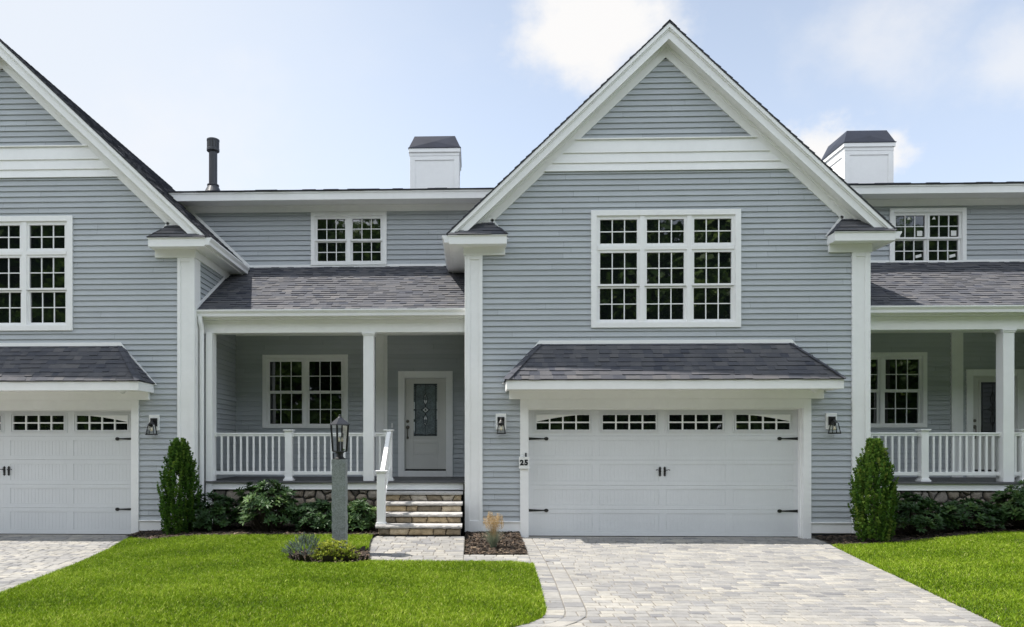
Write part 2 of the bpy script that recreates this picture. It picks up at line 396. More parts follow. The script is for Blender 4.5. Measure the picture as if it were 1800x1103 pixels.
# ------------------------------------------------------------------ gable block with its garage
SL = .945                      # slope of the gable roof
AP = 9.16                      # apex height
HW = 3.588                     # half width of the wall
EU = 3.90                      # eave fascia
BACK = 7.4
def roofz(u): return AP-SL*abs(u)
def gable(house, cx, detail=True):
    X = lambda u: cx+u
    # front wall of clapboards with openings
    hs = []
    wx0, wx1, wz0, wz1 = X(-1.338), X(1.338), 3.79, 5.912
    hs.append((wx0+.03, wx1-.03, wz0+.03, wz1-.03))
    hs.append((X(-2.53), X(2.49), -.1, 2.42))
    half = lambda z: min(HW-.01, (AP-.42-z)/SL)
    mb = MB()
    siding(mb, FT(0), .27, 8.62, lambda z: X(-half(z)), lambda z: X(half(z)), hs)
    # side walls
    TS = lambda a, b, d: (X(HW)+d, a, b)
    TW = lambda a, b, d: (X(-HW)-d, a, b)
    siding(mb, TS, .27, 5.26, lambda z: .02, lambda z: BACK)
    siding(mb, TW, .27, 5.26, lambda z: .02, lambda z: BACK)
    w = mb.build('wall', 'siding', house)
    # solid core behind
    c = MB()
    poly = [(X(-HW), .05), (X(-2.53), .05), (X(-2.53), 2.42), (X(2.49), 2.42), (X(2.49), .05), (X(HW), .05), (X(HW), 5.3), (X(0), AP-.4), (X(-HW), 5.3)]
    Tm = lambda a, b, d: (a, d, b)
    # front sheathing around the openings
    for a0, a1, b0, b1 in [(-HW, -2.53, .05, 2.42), (2.49, HW, .05, 2.42), (-HW, HW, 2.42, wz0+.03), (-HW, -1.30, wz0+.03, 5.3), (1.30, HW, wz0+.03, 5.3)]:
        c.box(X(a0), X(a1), .001, .1, b0, b1)
    c.prism([(X(-1.3), wz1-.03), (X(1.3), wz1-.03), (X(1.3), 7.2), (X(-1.3), 7.2)], Tm, .001, .1)
    c.prism([(X(-HW), 5.3), (X(-1.3), 5.3), (X(-1.3), AP-.42-1.3*SL)], Tm, .001, .1)
    c.prism([(X(1.3), 5.3), (X(HW), 5.3), (X(1.3), AP-.42-1.3*SL)], Tm, .001, .1)
    c.prism([(X(-1.3), 7.2), (X(1.3), 7.2), (X(1.3), AP-.42-1.3*SL), (X(0), AP-.42), (X(-1.3), AP-.42-1.3*SL)], Tm, .001, .1)
    c.box(X(-HW)+.001, X(-HW)+.1, .1, BACK, .05, 5.3); c.box(X(HW)-.1, X(HW)-.001, .1, BACK, .05, 5.3)
    c.prism([(X(-HW), .05), (X(HW), .05), (X(HW), 5.3), (X(0), AP-.42), (X(-HW), 5.3)], Tm, BACK-.1, BACK)
    c.build('sheathing', 'deck_under', house)
    # concrete base and water table
    b = MB()
    for sx in (-1, 1):
        b = MB(); q0, q1 = sorted((X(sx*(HW-.02)), X(-2.61) if sx < 0 else X(2.57)))
        b.box(q0, q1, .02, .2, -.15, .10); q0, q1 = sorted((X(sx*(HW-.02)), X(sx*(HW-.2)))); b.box(q0, q1, .2, BACK, -.15, .1)
        b.build('foundation', 'concrete', house)
    for a0, a1 in ((-HW+.292, -2.607), (2.572, HW-.292)):
        wt = MB(); wt.box(X(a0), X(a1), -.03, 0, .095, .268); wt.box(X(a0), X(a1), -.052, 0, .27, .292)
        wt.build('water_table', 'white', house, bevel=.004)
    for sx in (-1, 1):
        wt = MB(); xs = X(sx*HW); wt.box(xs, xs+sx*.03, .29, BACK, .095, .268); wt.box(xs, xs+sx*.05, .29, BACK, .27, .292)
        wt.build('water_table', 'white', house, bevel=.004)
    # corner boards
    for sx in (-1, 1):
        cb = MB(); a, bb = sorted((X(sx*HW), X(sx*(HW-.29))))
        cb.box(a, bb, -.03, 0, .095, 5.12)
        for e0, e1 in ((a, a+.062), (bb-.062, bb)): cb.box(e0, e1, -.045, -.03, .095, 5.12)
        cb.box(a+.062, bb-.062, -.045, -.03, .095, .30); cb.box(a+.062, bb-.062, -.045, -.03, 5.04, 5.12)
        xs = X(sx*HW); cb.box(xs, xs+sx*.032, -.044, .26, .095, 5.12)
        cb.build('corner_board', 'white', house, bevel=.004)
    # rake trim: barge boards, mould, soffit, frieze
    tr = MB()
    def rake(d0, d1, y0, y1, ue=EU, um=0.0, level=None):
        for sx in (-1, 1):
            ua = ub = ue
            if level: ua, ub = (AP-d0-level)/SL, (AP-d1-level)/SL
            poly = [(X(sx*um), roofz(um)-d1), (X(sx*um), roofz(um)-d0), (X(sx*ua), roofz(ua)-d0), (X(sx*ub), roofz(ub)-d1)]
            tr.prism(poly, Tm, y0, y1)
    rake(.022, .29, -.25, -.222, level=5.475)
    # tails cut level on the eave return
    rake(.022, .105, -.29, -.25, level=5.458)
    rake(.105, .135, -.268, -.25, level=5.468)
    rake(.245, .262, -.222, 0, 3.6)
    rake(.262, .50, -.034, 0, 3.55)
    rake(.262, .32, -.055, -.034, 3.5)
    tr.build('gable_trim', 'white', house, bevel=.003)
    # lapped band
    bd = MB()
    for z0, z1 in ((6.62, 6.767), (6.767, 6.948), (6.948, 7.185)):
        hl = lambda z: (AP-.47-z)/SL
        y0, y1 = .052, .03
        P4 = [(X(-hl(z0)), -y0, z0), (X(hl(z0)), -y0, z0), (X(hl(z1)), -y1, z1), (X(-hl(z1)), -y1, z1)]
        bk = [(p[0], -.024, p[2]) for p in P4]
        bd.mesh(P4+bk, [(0, 1, 2, 3), (0, 4, 5, 1), (1, 5, 6, 2), (2, 6, 7, 3), (3, 7, 4, 0)])
    bd.box(X(-1.62), X(1.62), -.062, -.02, 7.186, 7.206)
    bd.build('gable_band', 'white', house)
    # roof
    rf = MB()
    vl = math.hypot(EU+.04, (EU+.04)*SL)
    for sx in (-1, 1):
        V = Vector((-sx, 0, SL))
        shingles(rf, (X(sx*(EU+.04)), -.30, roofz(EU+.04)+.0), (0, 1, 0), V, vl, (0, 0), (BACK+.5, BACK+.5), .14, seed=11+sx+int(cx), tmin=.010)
        Tn = lambda a, b, d: (a, d, b)
    roof = rf.build('roof', 'shingle', house)
    dk = MB()
    for sx in (-1, 1):
        poly = [(X(0), AP-.022), (X(0), AP-.003), (X(sx*(EU+.04)), roofz(EU+.04)-.003), (X(sx*(EU+.04)), roofz(EU+.04)-.022)]
        dk.prism(poly, Tm, -.298, BACK+.2)
    # ridge cap
    for i in range(int((BACK+.5)/.2)):
        y = -.305+i*.2
        for sx in (-1, 1):
            dk.face([(X(0), y, AP+.026), (X(sx*.13), y, AP+.026-.13*SL), (X(sx*.13), y+.22, AP+.018-.13*SL), (X(0), y+.22, AP+.018)])
    dk.build('roof_deck', 'deck_under', roof)
    # eave: fascia, soffit, side frieze, gutter, and the boxed returns on the front
    for sx in (-1, 1):
        ef = MB()
        e0, e1 = X(sx*EU), X(sx*2.869)
        a, bb = min(e0, e1), max(e0, e1)
        ef.box(a, bb, -.30, -.27, 5.252, 5.408)                                  # front fascia
        ef.box(e1, e1-sx*-.026 if sx > 0 else e1+.0, -.27, 0, 5.252, 5.408) if False else None
        q0, q1 = sorted((e1, e1+sx*.028)); ef.box(q0, q1, -.27, 0, 5.2525, 5.4075)   # inner end
        q0, q1 = sorted((e0, e0-sx*.028)); ef.box(q0, q1, -.27, BACK, 5.2525, 5.44)   # side fascia
        q0, q1 = sorted((e0-sx*.028, e1+sx*.028)); ef.box(q0, q1, -.27, 0, 5.262, 5.28)     # return soffit
        q0, q1 = sorted((e0-sx*.028, X(sx*HW))); ef.box(q0, q1, .001, BACK, 5.262, 5.28)     # side soffit
        ef.box(a-.012, bb+.012, -.318, -.30, 5.396, 5.412)                         # drip mould
        q0, q1 = sorted((X(sx*(HW+.055)), X(sx*2.887))); ef.box(q0, q1, -.058, 0, 5.118, 5.262)   # front frieze block
        q0, q1 = sorted((X(sx*HW), X(sx*(HW+.05)))); ef.box(q0, q1, 0.001, BACK, 5.118, 5.262)     # side frieze
        ret = ef.build('eave_return', 'white', house, bevel=.003)
        # little hip roof of the return
        hr = MB()
        f0, f1 = X(sx*3.80), X(sx*2.855)
        yf, zf, zt = -.325, 5.415, 5.735
        k0, k1 = X(sx*3.62), X(sx*3.14)
        vl2 = math.hypot(.325, zt-zf)
        # front slope
        if sx < 0: shingles(hr, (f0, yf, zf), (1, 0, 0), (0, .325, zt-zf), vl2, (0-.12, k0-f0), (f1-f0, k1-f0), .115, seed=5, tw=(.2, .4))
        else: shingles(hr, (f1, yf, zf), (1, 0, 0), (0, .325, zt-zf), vl2, (0, k1-f1), (f0-f1+.12, k0-f1), .115, seed=6, tw=(.2, .4))
        # inner end slope and core
        hr.face([(f1, yf, zf), (f1, -.005, zf), (k1, -.005, zt)], .3)
        hr.mesh([(f1+sx*.01, yf+.01, zf-.006), (X(sx*3.93), yf+.01, zf-.006), (X(sx*3.93), -.004, zf-.006), (f1+sx*.01, -.004, zf-.006), (k1, -.006, zt-.006), (X(sx*3.64), -.006, zt-.006)],
                [(0, 1, 5, 4), (0, 4, 3), (1, 2, 5), (3, 4, 5, 2), (3, 2, 1, 0)], .15)
        # hip cap
        d = Vector((k1-f1, -.005-yf, zt-zf)); L = d.length; d.normalize(); nn = Vector((-sx*.5, -.6, .62)).normalized(); side = d.cross(nn).normalized()*.035
        for i in range(2):
            p = Vector((f1, yf, zf))+d*(L*i/3.4)+nn*.010; q = Vector((f1, yf, zf))+d*(L*(i+1)/3.4)+nn*.004
            hr.face([p-side, p+side, q+side, q-side], .25)
        hr.build('return_roof', 'shingle', ret)
        fl = MB()
        T0 = FT(0)
        fl.prism([(f1-sx*.035, zf-.01), (f1+sx*.01, zf-.01), (k1+sx*.02, zt+.02), (k1-sx*.03, zt+.045)], T0, .026, .034)
        fl.build('flashing', 'white', ret)
        # gutter along the side eave (K profile)
        g = MB()
        prof = [(0, 5.41), (.115, 5.41), (.12, 5.385), (.09, 5.345), (.085, 5.29), (0, 5.28), (0, 5.29), (.072, 5.298), (.078, 5.35), (.105, 5.39), (.1, 5.402), (0.0, 5.402)]
        prof2 = [(0.001, 5.28), (.085, 5.28), (.088, 5.335), (.122, 5.385), (.122, 5.41), (.108, 5.41), (.108, 5.39), (.076, 5.338), (.074, 5.292), (.012, 5.292), (.012, 5.41), (.001, 5.41)]
        g.prism([(e0+sx*p, z) for p, z in prof2], Tm, -.30, 2.0 if detail else 2.0)
        g.prism([(e0+sx*p, z) for p, z in [(0.012, 5.292), (.074, 5.292), (.076, 5.338), (.108, 5.39), (.108, 5.408), (.012, 5.408)]], Tm, -.299, -.292)
        g.prism([(e0+sx*p, z) for p, z in [(0.012, 5.292), (.074, 5.292), (.076, 5.338), (.108, 5.39), (.108, 5.408), (.012, 5.408)]], Tm, 1.99, 1.998)
        g.build('gutter', 'white_rail', house)
    # the big triple window
    cc = [-.84, 0, .845]
    cells = [(X(q-.333), X(q+.333), [(5.315, 5.75), (4.584, 5.150), (3.946, 4.512)]) for q in cc]
    window(house, 0, wx0, wx1, wz0, wz1, .10, cells)
    garage(house, cx, detail)

def garage(house, cx, detail):
    X = lambda u: cx-.017+u
    # canopy roof over the door
    half, top, yf, zf, zt = 2.87, 2.25, -.65, 2.80, 3.50
    cn = MB()
    cn.box(X(-half), X(half), yf, yf+.028, 2.635, zf-.005)                    # front fascia
    for sx in (-1, 1):
        q0, q1 = sorted((X(sx*half), X(sx*(half-.028)))); cn.box(q0, q1, yf+.028, 0, 2.6355, zf-.006)
    cn.box(X(-half+.028), X(half-.028), yf+.028, 0, 2.655, 2.67)               # soffit
    cn.box(X(-2.80), X(2.80), -.085, 0, 2.505, 2.655)                          # frieze
    can = cn.build('garage_canopy', 'white', house, bevel=.004)
    sh = MB(); run = -.004-yf; vl = math.hypot(run, zt-zf)
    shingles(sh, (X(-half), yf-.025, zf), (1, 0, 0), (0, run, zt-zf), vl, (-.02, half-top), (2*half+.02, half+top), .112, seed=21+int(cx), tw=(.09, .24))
    for sx in (-1, 1):
        f1, k1 = X(sx*(half+.02)), X(sx*top)
        V = Vector((k1-f1, 0, zt-zf)); v2 = V.length
        O = (f1, yf-.025, zf)
        shingles(sh, O, (0, 1, 0), V, v2, (0, run+.02), (run+.02, run+.02), .112, seed=31+sx, tw=(.09, .24))
        d = Vector((k1-f1, run+.02, zt-zf)); L = d.length; d.normalize(); nn = Vector((sx*.55, -.6, .6)).normalized(); nn = (nn-d*nn.dot(d)).normalized(); side = d.cross(nn).normalized()*.075
        for i in range(6):
            p = Vector(O)+d*(L*i/6-.01)+nn*.026; q = Vector(O)+d*(L*(i+1)/6)+nn*.018
            sh.face([p-side-nn*.018, p, q, q-side-nn*.018], .18+.2*rnd.random()); sh.face([p, p+side-nn*.018, q+side-nn*.018, q], .18+.2*rnd.random())
    sh.build('canopy_shingles', 'shingle', can)
    co = MB()
    co.mesh([(X(-half), yf, zf-.008), (X(half), yf, zf-.008), (X(half), -.003, zf-.008), (X(-half), -.003, zf-.008), (X(-top), -.003, zt-.008), (X(top), -.003, zt-.008)],
            [(0, 1, 5, 4), (0, 4, 3), (1, 2, 5), (3, 4, 5, 2), (3, 2, 1, 0)])
    co.build('canopy_deck', 'deck_under', can)
    fl = MB(); T0 = FT(0)
    fl.prism([(X(-top-.035), zt), (X(top+.035), zt), (X(top+.005), zt+.065), (X(-top-.005), zt+.065)], T0, .026, .04)
    for sx in (-1, 1):
        fl.prism([(X(sx*(half+.065)), zf-.02), (X(sx*(half+.01)), zf-.02), (X(sx*(top+.035)), zt), (X(sx*(top+.005)), zt+.065)], T0, .025, .039)
    fl.build('flashing', 'white', can)
    # casing
    cs = MB()
    l0, l1, r0, r1 = X(-2.60), X(-2.455), X(2.455), X(2.595)
    cs.box(l0, l1, -.045, .05, -.01, 2.505); cs.box(r0, r1, -.045, .05, -.01, 2.505)
    cs.box(l1, r0, -.045, .05, 2.335, 2.505)
    cs.box(l1-.02, l1+.018, .05, .148, -.01, 2.353); cs.box(r0-.018, r0+.02, .05, .148, -.01, 2.353); cs.box(l1+.018, r0-.018, .05, .148, 2.318, 2.353)
    cs.build('garage_casing', 'white', house, bevel=.004)
    sl_ = MB(); sl_.box(l1, r0, -.03, .3, -.06, -.002); sl_.build('garage_sill', 'concrete', house)
    # door
    y = .15
    d = MB()
    secs = [(.012, .499), (.501, .939), (.941, 1.399), (1.401, 1.839), (1.841, 2.34)]
    dx0, dx1 = l1+.006, r0-.006
    wd = dx1-dx0; cw = [dx0+wd*(.0205+.2465*k) for k in range(4)]; pw = wd*.2215
    for si, (a, b) in enumerate(secs):
        if si < 4:
            d.box(dx0, dx1, y+.008, y+.04, a, b)
            za, zb = a+.075, b-.075
            d.box(dx0, dx1, y, y+.008, a, za); d.box(dx0, dx1, y, y+.008, zb, b)
            xs = [dx0]+[q for k in range(4) for q in (cw[k], cw[k]+pw)]+[dx1]
            for i in range(0, len(xs), 2): d.box(xs[i], xs[i+1], y, y+.008, za, zb)
            for k in range(4):
                m = 16; ww = (pw-.03)/m
                d.box(cw[k]+.0, cw[k]+.012, y+.004, y+.008, za, zb); d.box(cw[k]+pw-.012, cw[k]+pw, y+.004, y+.008, za, zb)
                for q in range(m): d.box(cw[k]+.015+q*ww+.002, cw[k]+.015+(q+1)*ww-.002, y+.0055, y+.008, za+.01, zb-.01)
        else:
            d.box(dx0, dx1, y+.01, y+.04, a, 1.955); d.box(dx0, dx1, y+.01, y+.04, 2.225, b)
            gx = [dx0]+[q for k in range(4) for q in (cw[k]+.06, cw[k]+pw-.06)]+[dx1]
            for i in range(0, len(gx), 2): d.box(gx[i], gx[i+1], y+.01, y+.04, 1.955, 2.225)
            for k in range(4):
                d.ring(cw[k], cw[k]+pw, 1.905, 2.275, .022, y-.006, y+.01)
                d.ring(cw[k]+.04, cw[k]+pw-.04, 1.935, 2.245, .02, y-.008, y+.01)
    door = d.build('garage_door', 'garage', house, bevel=.001)
    for k in range(4):
        g0, g1 = cw[k]+.06, cw[k]+pw-.06
        pn = MB(); pn.box(g0, g1, y+.022, y+.028, 1.955, 2.225); pn.build('pane', 'glass', door)
        gr = MB(); mw = .026
        for i in range(1, 4):
            x = g0+(g1-g0)*i/4; gr.box(x-mw/2, x+mw/2, y-.004, y+.02, 1.955, 2.225)
        for i in range(4):
            xa = g0+(g1-g0)*i/4+(mw/2 if i else 0); xb = g0+(g1-g0)*(i+1)/4-(mw/2 if i < 3 else 0)
            gr.box(xa, xb, y-.004, y+.02, 2.076, 2.102)
        if k in (0, 3):
            pts = []
            for i in range(13):
                t = i/12; z = 2.105+.125*math.sin(t*math.pi/2)**1.0
                pts.append((g0+(g1-g0)*t if k == 0 else g1-(g1-g0)*t, z))
            far = g1 if k == 0 else g0; near = g0 if k == 0 else g1
            poly = pts+[(far, 2.235), (near, 2.235)]
            gr.prism(poly, FT(y), -.012, .006)
        gr.build('window_grille', 'white', door)
    bs = MB(); bs.box(dx0, dx1, y+.004, y+.035, .0005, .0115); bs.build('bottom_seal', 'black', door)
    def strap(x, z, s):
        h = MB(); T = FT(y)
        h.prism([(x, z-.027), (x, z+.027), (x+s*.05, z+.022), (x+s*.30, z+.010), (x+s*.30, z-.010), (x+s*.05, z-.022)], T, .001, .010)
        h.prism([(x+s*(.335+.037*math.cos(t)*1.1), z+.032*math.sin(t)) for t in [2*math.pi*i/14 for i in range(14)]], T, .0015, .012)
        h.prism([(x+s*.29, z-.012), (x+s*.29, z+.012), (x+s*.32, z+.018), (x+s*.32, z-.018)], T, .001, .011)
        h.build('hinge', 'black', door)
    for z in (1.79, .475):
        strap(dx0+.004, z, 1); strap(dx1-.004, z, -1)
    for s in (-1, 1):
        h = MB(); T = FT(y); x = X(s*.043); z = 1.19
        out_ = [(0, .092), (.028, .058), (.012, .055), (.02, .04), (.017, .02), (.022, 0), (.017, -.02), (.02, -.04), (.012, -.055), (.028, -.06), (0, -.092)]
        poly = [(x+a, z+b) for a, b in out_]+[(x-a, z+b) for a, b in reversed(out_[1:-1])]
        h.prism(poly, T, .001, .012)
        h.tube([(x, y-.012, z+.028), (x, y-.05, z+.028), (x+s*.03, y-.055, z+.026), (x+s*.06, y-.052, z+.034), (x+s*.075, y-.05, z+.030), (x+s*.082, y-.05, z+.022)], [.011, .011, .008, .007, .008, .009], 8)
        h.build('handle', 'black', door)

def lantern(cx, cz, label):
    t = thing('wall_lantern', label, 'wall lantern', (cx, 0, cz), 'clear glass lanterns beside the garage doors')
    b = MB(); b.box(cx-.094, cx+.094, -.05, -.005, cz-.145, cz+.145); b.build('mounting_block', 'white', t, bevel=.005)
    p = MB(); p.box(cx-.062, cx+.062, -.068, -.05, cz-.07, cz+.082)
    yl = -.15
    p.tube([(cx, -.068, cz+.02), (cx, -.11, cz+.045), (cx, yl, cz+.045)], .011, 8)
    p.lathe([(.01, cz+.06), (.018, cz+.05), (.014, cz+.03), (.03, cz+.012), (.055, cz-.028), (.055, cz-.036)], cx, yl, 16)
    q = [(.044, cz-.036), (.072, cz-.215)]
    for sx in (-1, 1):
        for sy in (-1, 1):
            p.tube([(cx+sx*q[0][0], yl+sy*q[0][0], q[0][1]), (cx+sx*q[1][0], yl+sy*q[1][0], q[1][1])], .008, 6)
    for s in (-1, 1):
        p.box(cx-.08, cx+.08, yl+s*.072-.008, yl+s*.072+.008, cz-.228, cz-.21); p.box(cx+s*.072-.008, cx+s*.072+.008, yl-.064, yl+.064, cz-.228, cz-.21)
    p.lathe([(.012, cz-.036), (.012, cz-.09)], cx, yl, 10)
    p.build('bracket', 'black', t)
    g = MB(); a, bq = q[0][0]-.003, q[1][0]-.004
    for sx, sy in ((1, 0), (-1, 0), (0, 1), (0, -1)):
        if sx: g.face([(cx+sx*a, yl-a, q[0][1]), (cx+sx*a, yl+a, q[0][1]), (cx+sx*bq, yl+bq, q[1][1]), (cx+sx*bq, yl-bq, q[1][1])])
        else: g.face([(cx-a, yl+sy*a, q[0][1]), (cx+a, yl+sy*a, q[0][1]), (cx+bq, yl+sy*bq, q[1][1]), (cx-bq, yl+sy*bq, q[1][1])])
    g.build('glass_shade', 'clear', t)
    bl = MB(); bl.lathe([(.008, cz-.09), (.012, cz-.1), (.022, cz-.125), (.022, cz-.145), (.006, cz-.165)], cx, yl, 12); bl.build('bulb', 'bulb', t, smooth=True)

# ------------------------------------------------------------------ porch, dormer, chimney
DECK = 1.0
def porch(house, x0, x1, cols, posts, xr0, xr1, wins, pil, downspout, sfx):
    """roofed porch between two gable blocks"""
    # roof
    rf = MB(); run = 2.4-.08; zf, zt = 4.175, 5.52; vl = math.hypot(run, zt-zf)
    shingles(rf, (x0, .08, zf), (1, 0, 0), (0, run, zt-zf), vl, (0, 0), (x1-x0, x1-x0), .125, seed=41+int(x0), tw=(.10, .21))
    roof = rf.build('porch_roof', 'shingle', house)
    dk = MB(); Tx = lambda a, b, d: (d, a, b)
    dk.prism([(.1, zf-.03), (2.4, zt-.03), (2.4, zt-.005), (.1, zf-.005)], Tx, x0, x1); dk.build('roof_deck', 'deck_under', roof)
    g = MB()
    prof = [(.16, 4.055), (.075, 4.055), (.072, 4.105), (.04, 4.15), (.04, 4.175), (.054, 4.175), (.054, 4.155), (.084, 4.108), (.086, 4.067), (.148, 4.067), (.148, 4.175), (.16, 4.175)]
    g.prism([(a, b) for a, b in prof], Tx, x0+.02, x1-.005)
    for xa in (x0+.02, x1-.012): g.prism([(.148, 4.067), (.086, 4.067), (.084, 4.108), (.054, 4.155), (.054, 4.17), (.148, 4.17)], Tx, xa+.001, xa+.006)
    g.build('gutter', 'white_rail', house)
    bm = MB()
    bm.box(x0+.03, x1, .30, .50, 3.78, 4.03); bm.box(x0+.03, x1, .16, .30, 4.02, 4.06); bm.box(x0+.03, x1, .283, .30, 3.965, 4.018)
    bm.box(x0+.03, x1-.01, .16, .19, 4.06, 4.17)
    bm.build('porch_beam', 'white', house, bevel=.004)
    ce = MB(); ce.box(x0+.03, x1-.01, .5, 2.37, 4.10, 4.13); ce.box(x0+.03, x1-.01, 2.34, 2.375, 4.03, 4.098); ce.build('porch_ceiling', 'white', house)
    # back wall
    wl = MB(); hs = []
    for w in wins: hs.append((w[0]+.03, w[1]-.03, w[2]+.03, w[3]-.03))
    siding(wl, FT(2.4), DECK, 4.1, lambda z: x0+.01, lambda z: x1-.01, hs, zbase=.994)
    wl.build('porch_wall', 'siding', house)
    sb = MB()
    zz = sorted(wins)
    xs = x0
    for w in zz:
        sb.box(xs, w[0]+.035, 2.401, 2.5, DECK-.2, 4.14); sb.box(w[0]+.035, w[1]-.035, 2.401, 2.5, w[3]-.035, 4.14)
        if w[2] > DECK+.1: sb.box(w[0]+.035, w[1]-.035, 2.401, 2.5, DECK-.2, w[2]+.035)
        xs = w[1]-.035
    sb.box(xs, x1, 2.401, 2.5, DECK-.2, 4.14); sb.build('sheathing', 'deck_under', house)
    for (a, b) in pil:
        p = MB(); p.box(a, b, 2.34, 2.4, DECK, 4.03); p.box(b, b+.07, 2.365, 2.4, DECK, 4.03); p.box(a, b-.01, 2.33, 2.34, DECK, DECK+.12); p.build('pilaster', 'white', house, bevel=.004)
    bk = MB(); bk.box(x0+.02, x1-.02, 2.62, BACK-.1, -.1, 6.9); bk.build('rear_rooms', 'deck_under', house)
    bk = MB(); bk.box(x0+.02, x1-.02, .62, 2.39, -.1, DECK-.05); bk.build('porch_base', 'mortar', house)
    # deck, skirt
    dkk = MB(); n = 16
    for i in range(n):
        ya = .195+(2.4-.195)*i/n; dkk.box(x0+.02, x1-.003, ya, ya+(2.4-.195)/n-.005, DECK-.028, DECK)
    dkk.build('porch_deck', 'grey_deck', house)
    sk = MB(); sk.box(x0+.16, x1-.01, .235, .26, .845, DECK-.03); sk.box(x0+.16, x1-.01, .227, .235, .845, .862); sk.build('porch_skirt', 'white', house, bevel=.003)
    # columns
    for (a, b) in cols:
        c = MB(); c.box(a, b, .30, .30+(b-a), DECK+.001, 3.78); cob = c.build('porch_column', 'white_rail', house, bevel=.006)
        k = MB()
        for z0, z1, o in ((3.75, 3.779, .028), (3.72, 3.75, .014)): k.ring(a-o, b+o, z0, z1, .001, 0, 0) if False else k.box(a-o, b+o, .30-o, .30+(b-a)+o, z0, z1)
        k.build('capital', 'white_rail', cob, bevel=.004)
    # railing
    yr = .40
    rl = MB(); spans = []
    stops = sorted([(a, b) for a, b in cols]+[(a, b) for a, b in posts])
    xa = xr0
    for a, b in stops+[(xr1, xr1)]:
        if a-xa > .05: spans.append((xa, a))
        xa = b
    for a, b in spans:
        rl.box(a, b, yr-.035, yr+.035, 1.875, 1.905); rl.box(a, b, yr-.022, yr+.022, 1.84, 1.875)
        rl.box(a, b, yr-.025, yr+.025, 1.115, 1.18)
        for q in (a, b):
            s = 1 if q == a else -1
            rl.box(q, q+s*.022, yr-.04, yr+.04, 1.83, 1.915); rl.box(q, q+s*.022, yr-.035, yr+.035, 1.095, 1.19)
    rail = rl.build('porch_railing', 'white_rail', house, bevel=.004)
    proto = None
    for a, b in spans:
        m = max(1, int(round((b-a)/.122))-1)
        for i in range(m):
            x = a+(b-a)*(i+1)/(m+1)
            if proto is None:
                p = MB(); p.box(x-.017, x+.017, yr-.017, yr+.017, 1.18, 1.84); proto = p.build('baluster', 'white_rail', rail); px = x
            else:
                c = proto.copy(); COL.objects.link(c); c.parent = rail; c.location = proto.location+Vector((x-px, 0, 0))
    for a, b in posts:
        p = MB(); p.box(a, b, yr-(b-a)/2, yr+(b-a)/2, DECK+.001, 1.93)
        o = .028; p.box(a-o, b+o, yr-(b-a)/2-o, yr+(b-a)/2+o, DECK+.0015, DECK+.035)
        p.box(a-.012, b+.012, yr-(b-a)/2-.012, yr+(b-a)/2+.012, DECK+.035, DECK+.06)
        p.box(a-.02, b+.02, yr-(b-a)/2-.02, yr+(b-a)/2+.02, 1.93, 1.945)
        p.box(a-.03, b+.03, yr-(b-a)/2-.03, yr+(b-a)/2+.03, 1.945, 1.965)
        p.build('rail_post', 'white_rail', rail, bevel=.004)
def stone_cells(rect, n, seed, jitter=True):
    x0, x1, z0, z1 = rect; r = random.Random(seed)
    pts = [(r.uniform(x0, x1), r.uniform(z0, z1)) for _ in range(n)]
    def cells(pts):
        out_ = []
        for i, p in enumerate(pts):
            poly = [(x0, z0), (x1, z0), (x1, z1), (x0, z1)]
            for j, q in enumerate(pts):
                if i == j or (p[0]-q[0])**2+(p[1]-q[1])**2 > 1.2: continue
                mx, my = (p[0]+q[0])/2, (p[1]+q[1])/2; nx, ny = q[0]-p[0], q[1]-p[1]
                res = []
                for k in range(len(poly)):
                    a, b = poly[k], poly[(k+1) % len(poly)]
                    da = (a[0]-mx)*nx+(a[1]-my)*ny; db = (b[0]-mx)*nx+(b[1]-my)*ny
                    if da <= 0: res.append(a)
                    if da*db < 0: t = da/(da-db); res.append((a[0]+(b[0]-a[0])*t, a[1]+(b[1]-a[1])*t))
                poly = res
                if len(poly) < 3: break
            out_.append(poly)
        return out_
    for _ in range(2):
        cs = cells(pts)
        pts = [(sum(a for a, b in c)/len(c)*.7+p[0]*.3, sum(b for a, b in c)/len(c)*.7+p[1]*.3) if len(c) >= 3 else p for c, p in zip(cs, pts)]
    return [c for c in cells(pts) if len(c) >= 3]
def puff(mb, poly, T, depth, c, r, gap=.012):
    """one rounded stone from a polygon"""
    cx = sum(a for a, b in poly)/len(poly); cy = sum(b for a, b in poly)/len(poly)
    # subdivide and round the corners
    pts = []
    for k in range(len(poly)):
        a, b = poly[k], poly[(k+1) % len(poly)]
        L = math.hypot(b[0]-a[0], b[1]-a[1])
        if L < .015: continue
        for t in (.14, .38, .62, .86): pts.append((a[0]+(b[0]-a[0])*t, a[1]+(b[1]-a[1])*t))
    if len(pts) < 4: return
    n = len(pts); rad = max(math.hypot(a-cx, b-cy) for a, b in pts)
    vs = []; lv = [(gap, 0), (gap+.006, .45), (gap+.022, .82), (gap+.05, 1.0)]
    jit = [r.uniform(-.006, .006) for _ in pts]
    for g, h in lv:
        for (a, b), j in zip(pts, jit):
            d = math.hypot(a-cx, b-cy); f = max(.15, (d-g+j)/d) if d > 0 else 1
            vs.append(T(cx+(a-cx)*f, cy+(b-cy)*f, depth*h+r.uniform(-.003, .003)*(h > 0)))
    vs.append(T(cx, cy, depth*1.06))
    fs = []
    for l in range(3):
        for k in range(n): fs.append((l*n+k, l*n+(k+1) % n, (l+1)*n+(k+1) % n, (l+1)*n+k))
    for k in range(n): fs.append((3*n+k, 3*n+(k+1) % n, 4*n))
    mb.mesh(vs, fs, c)
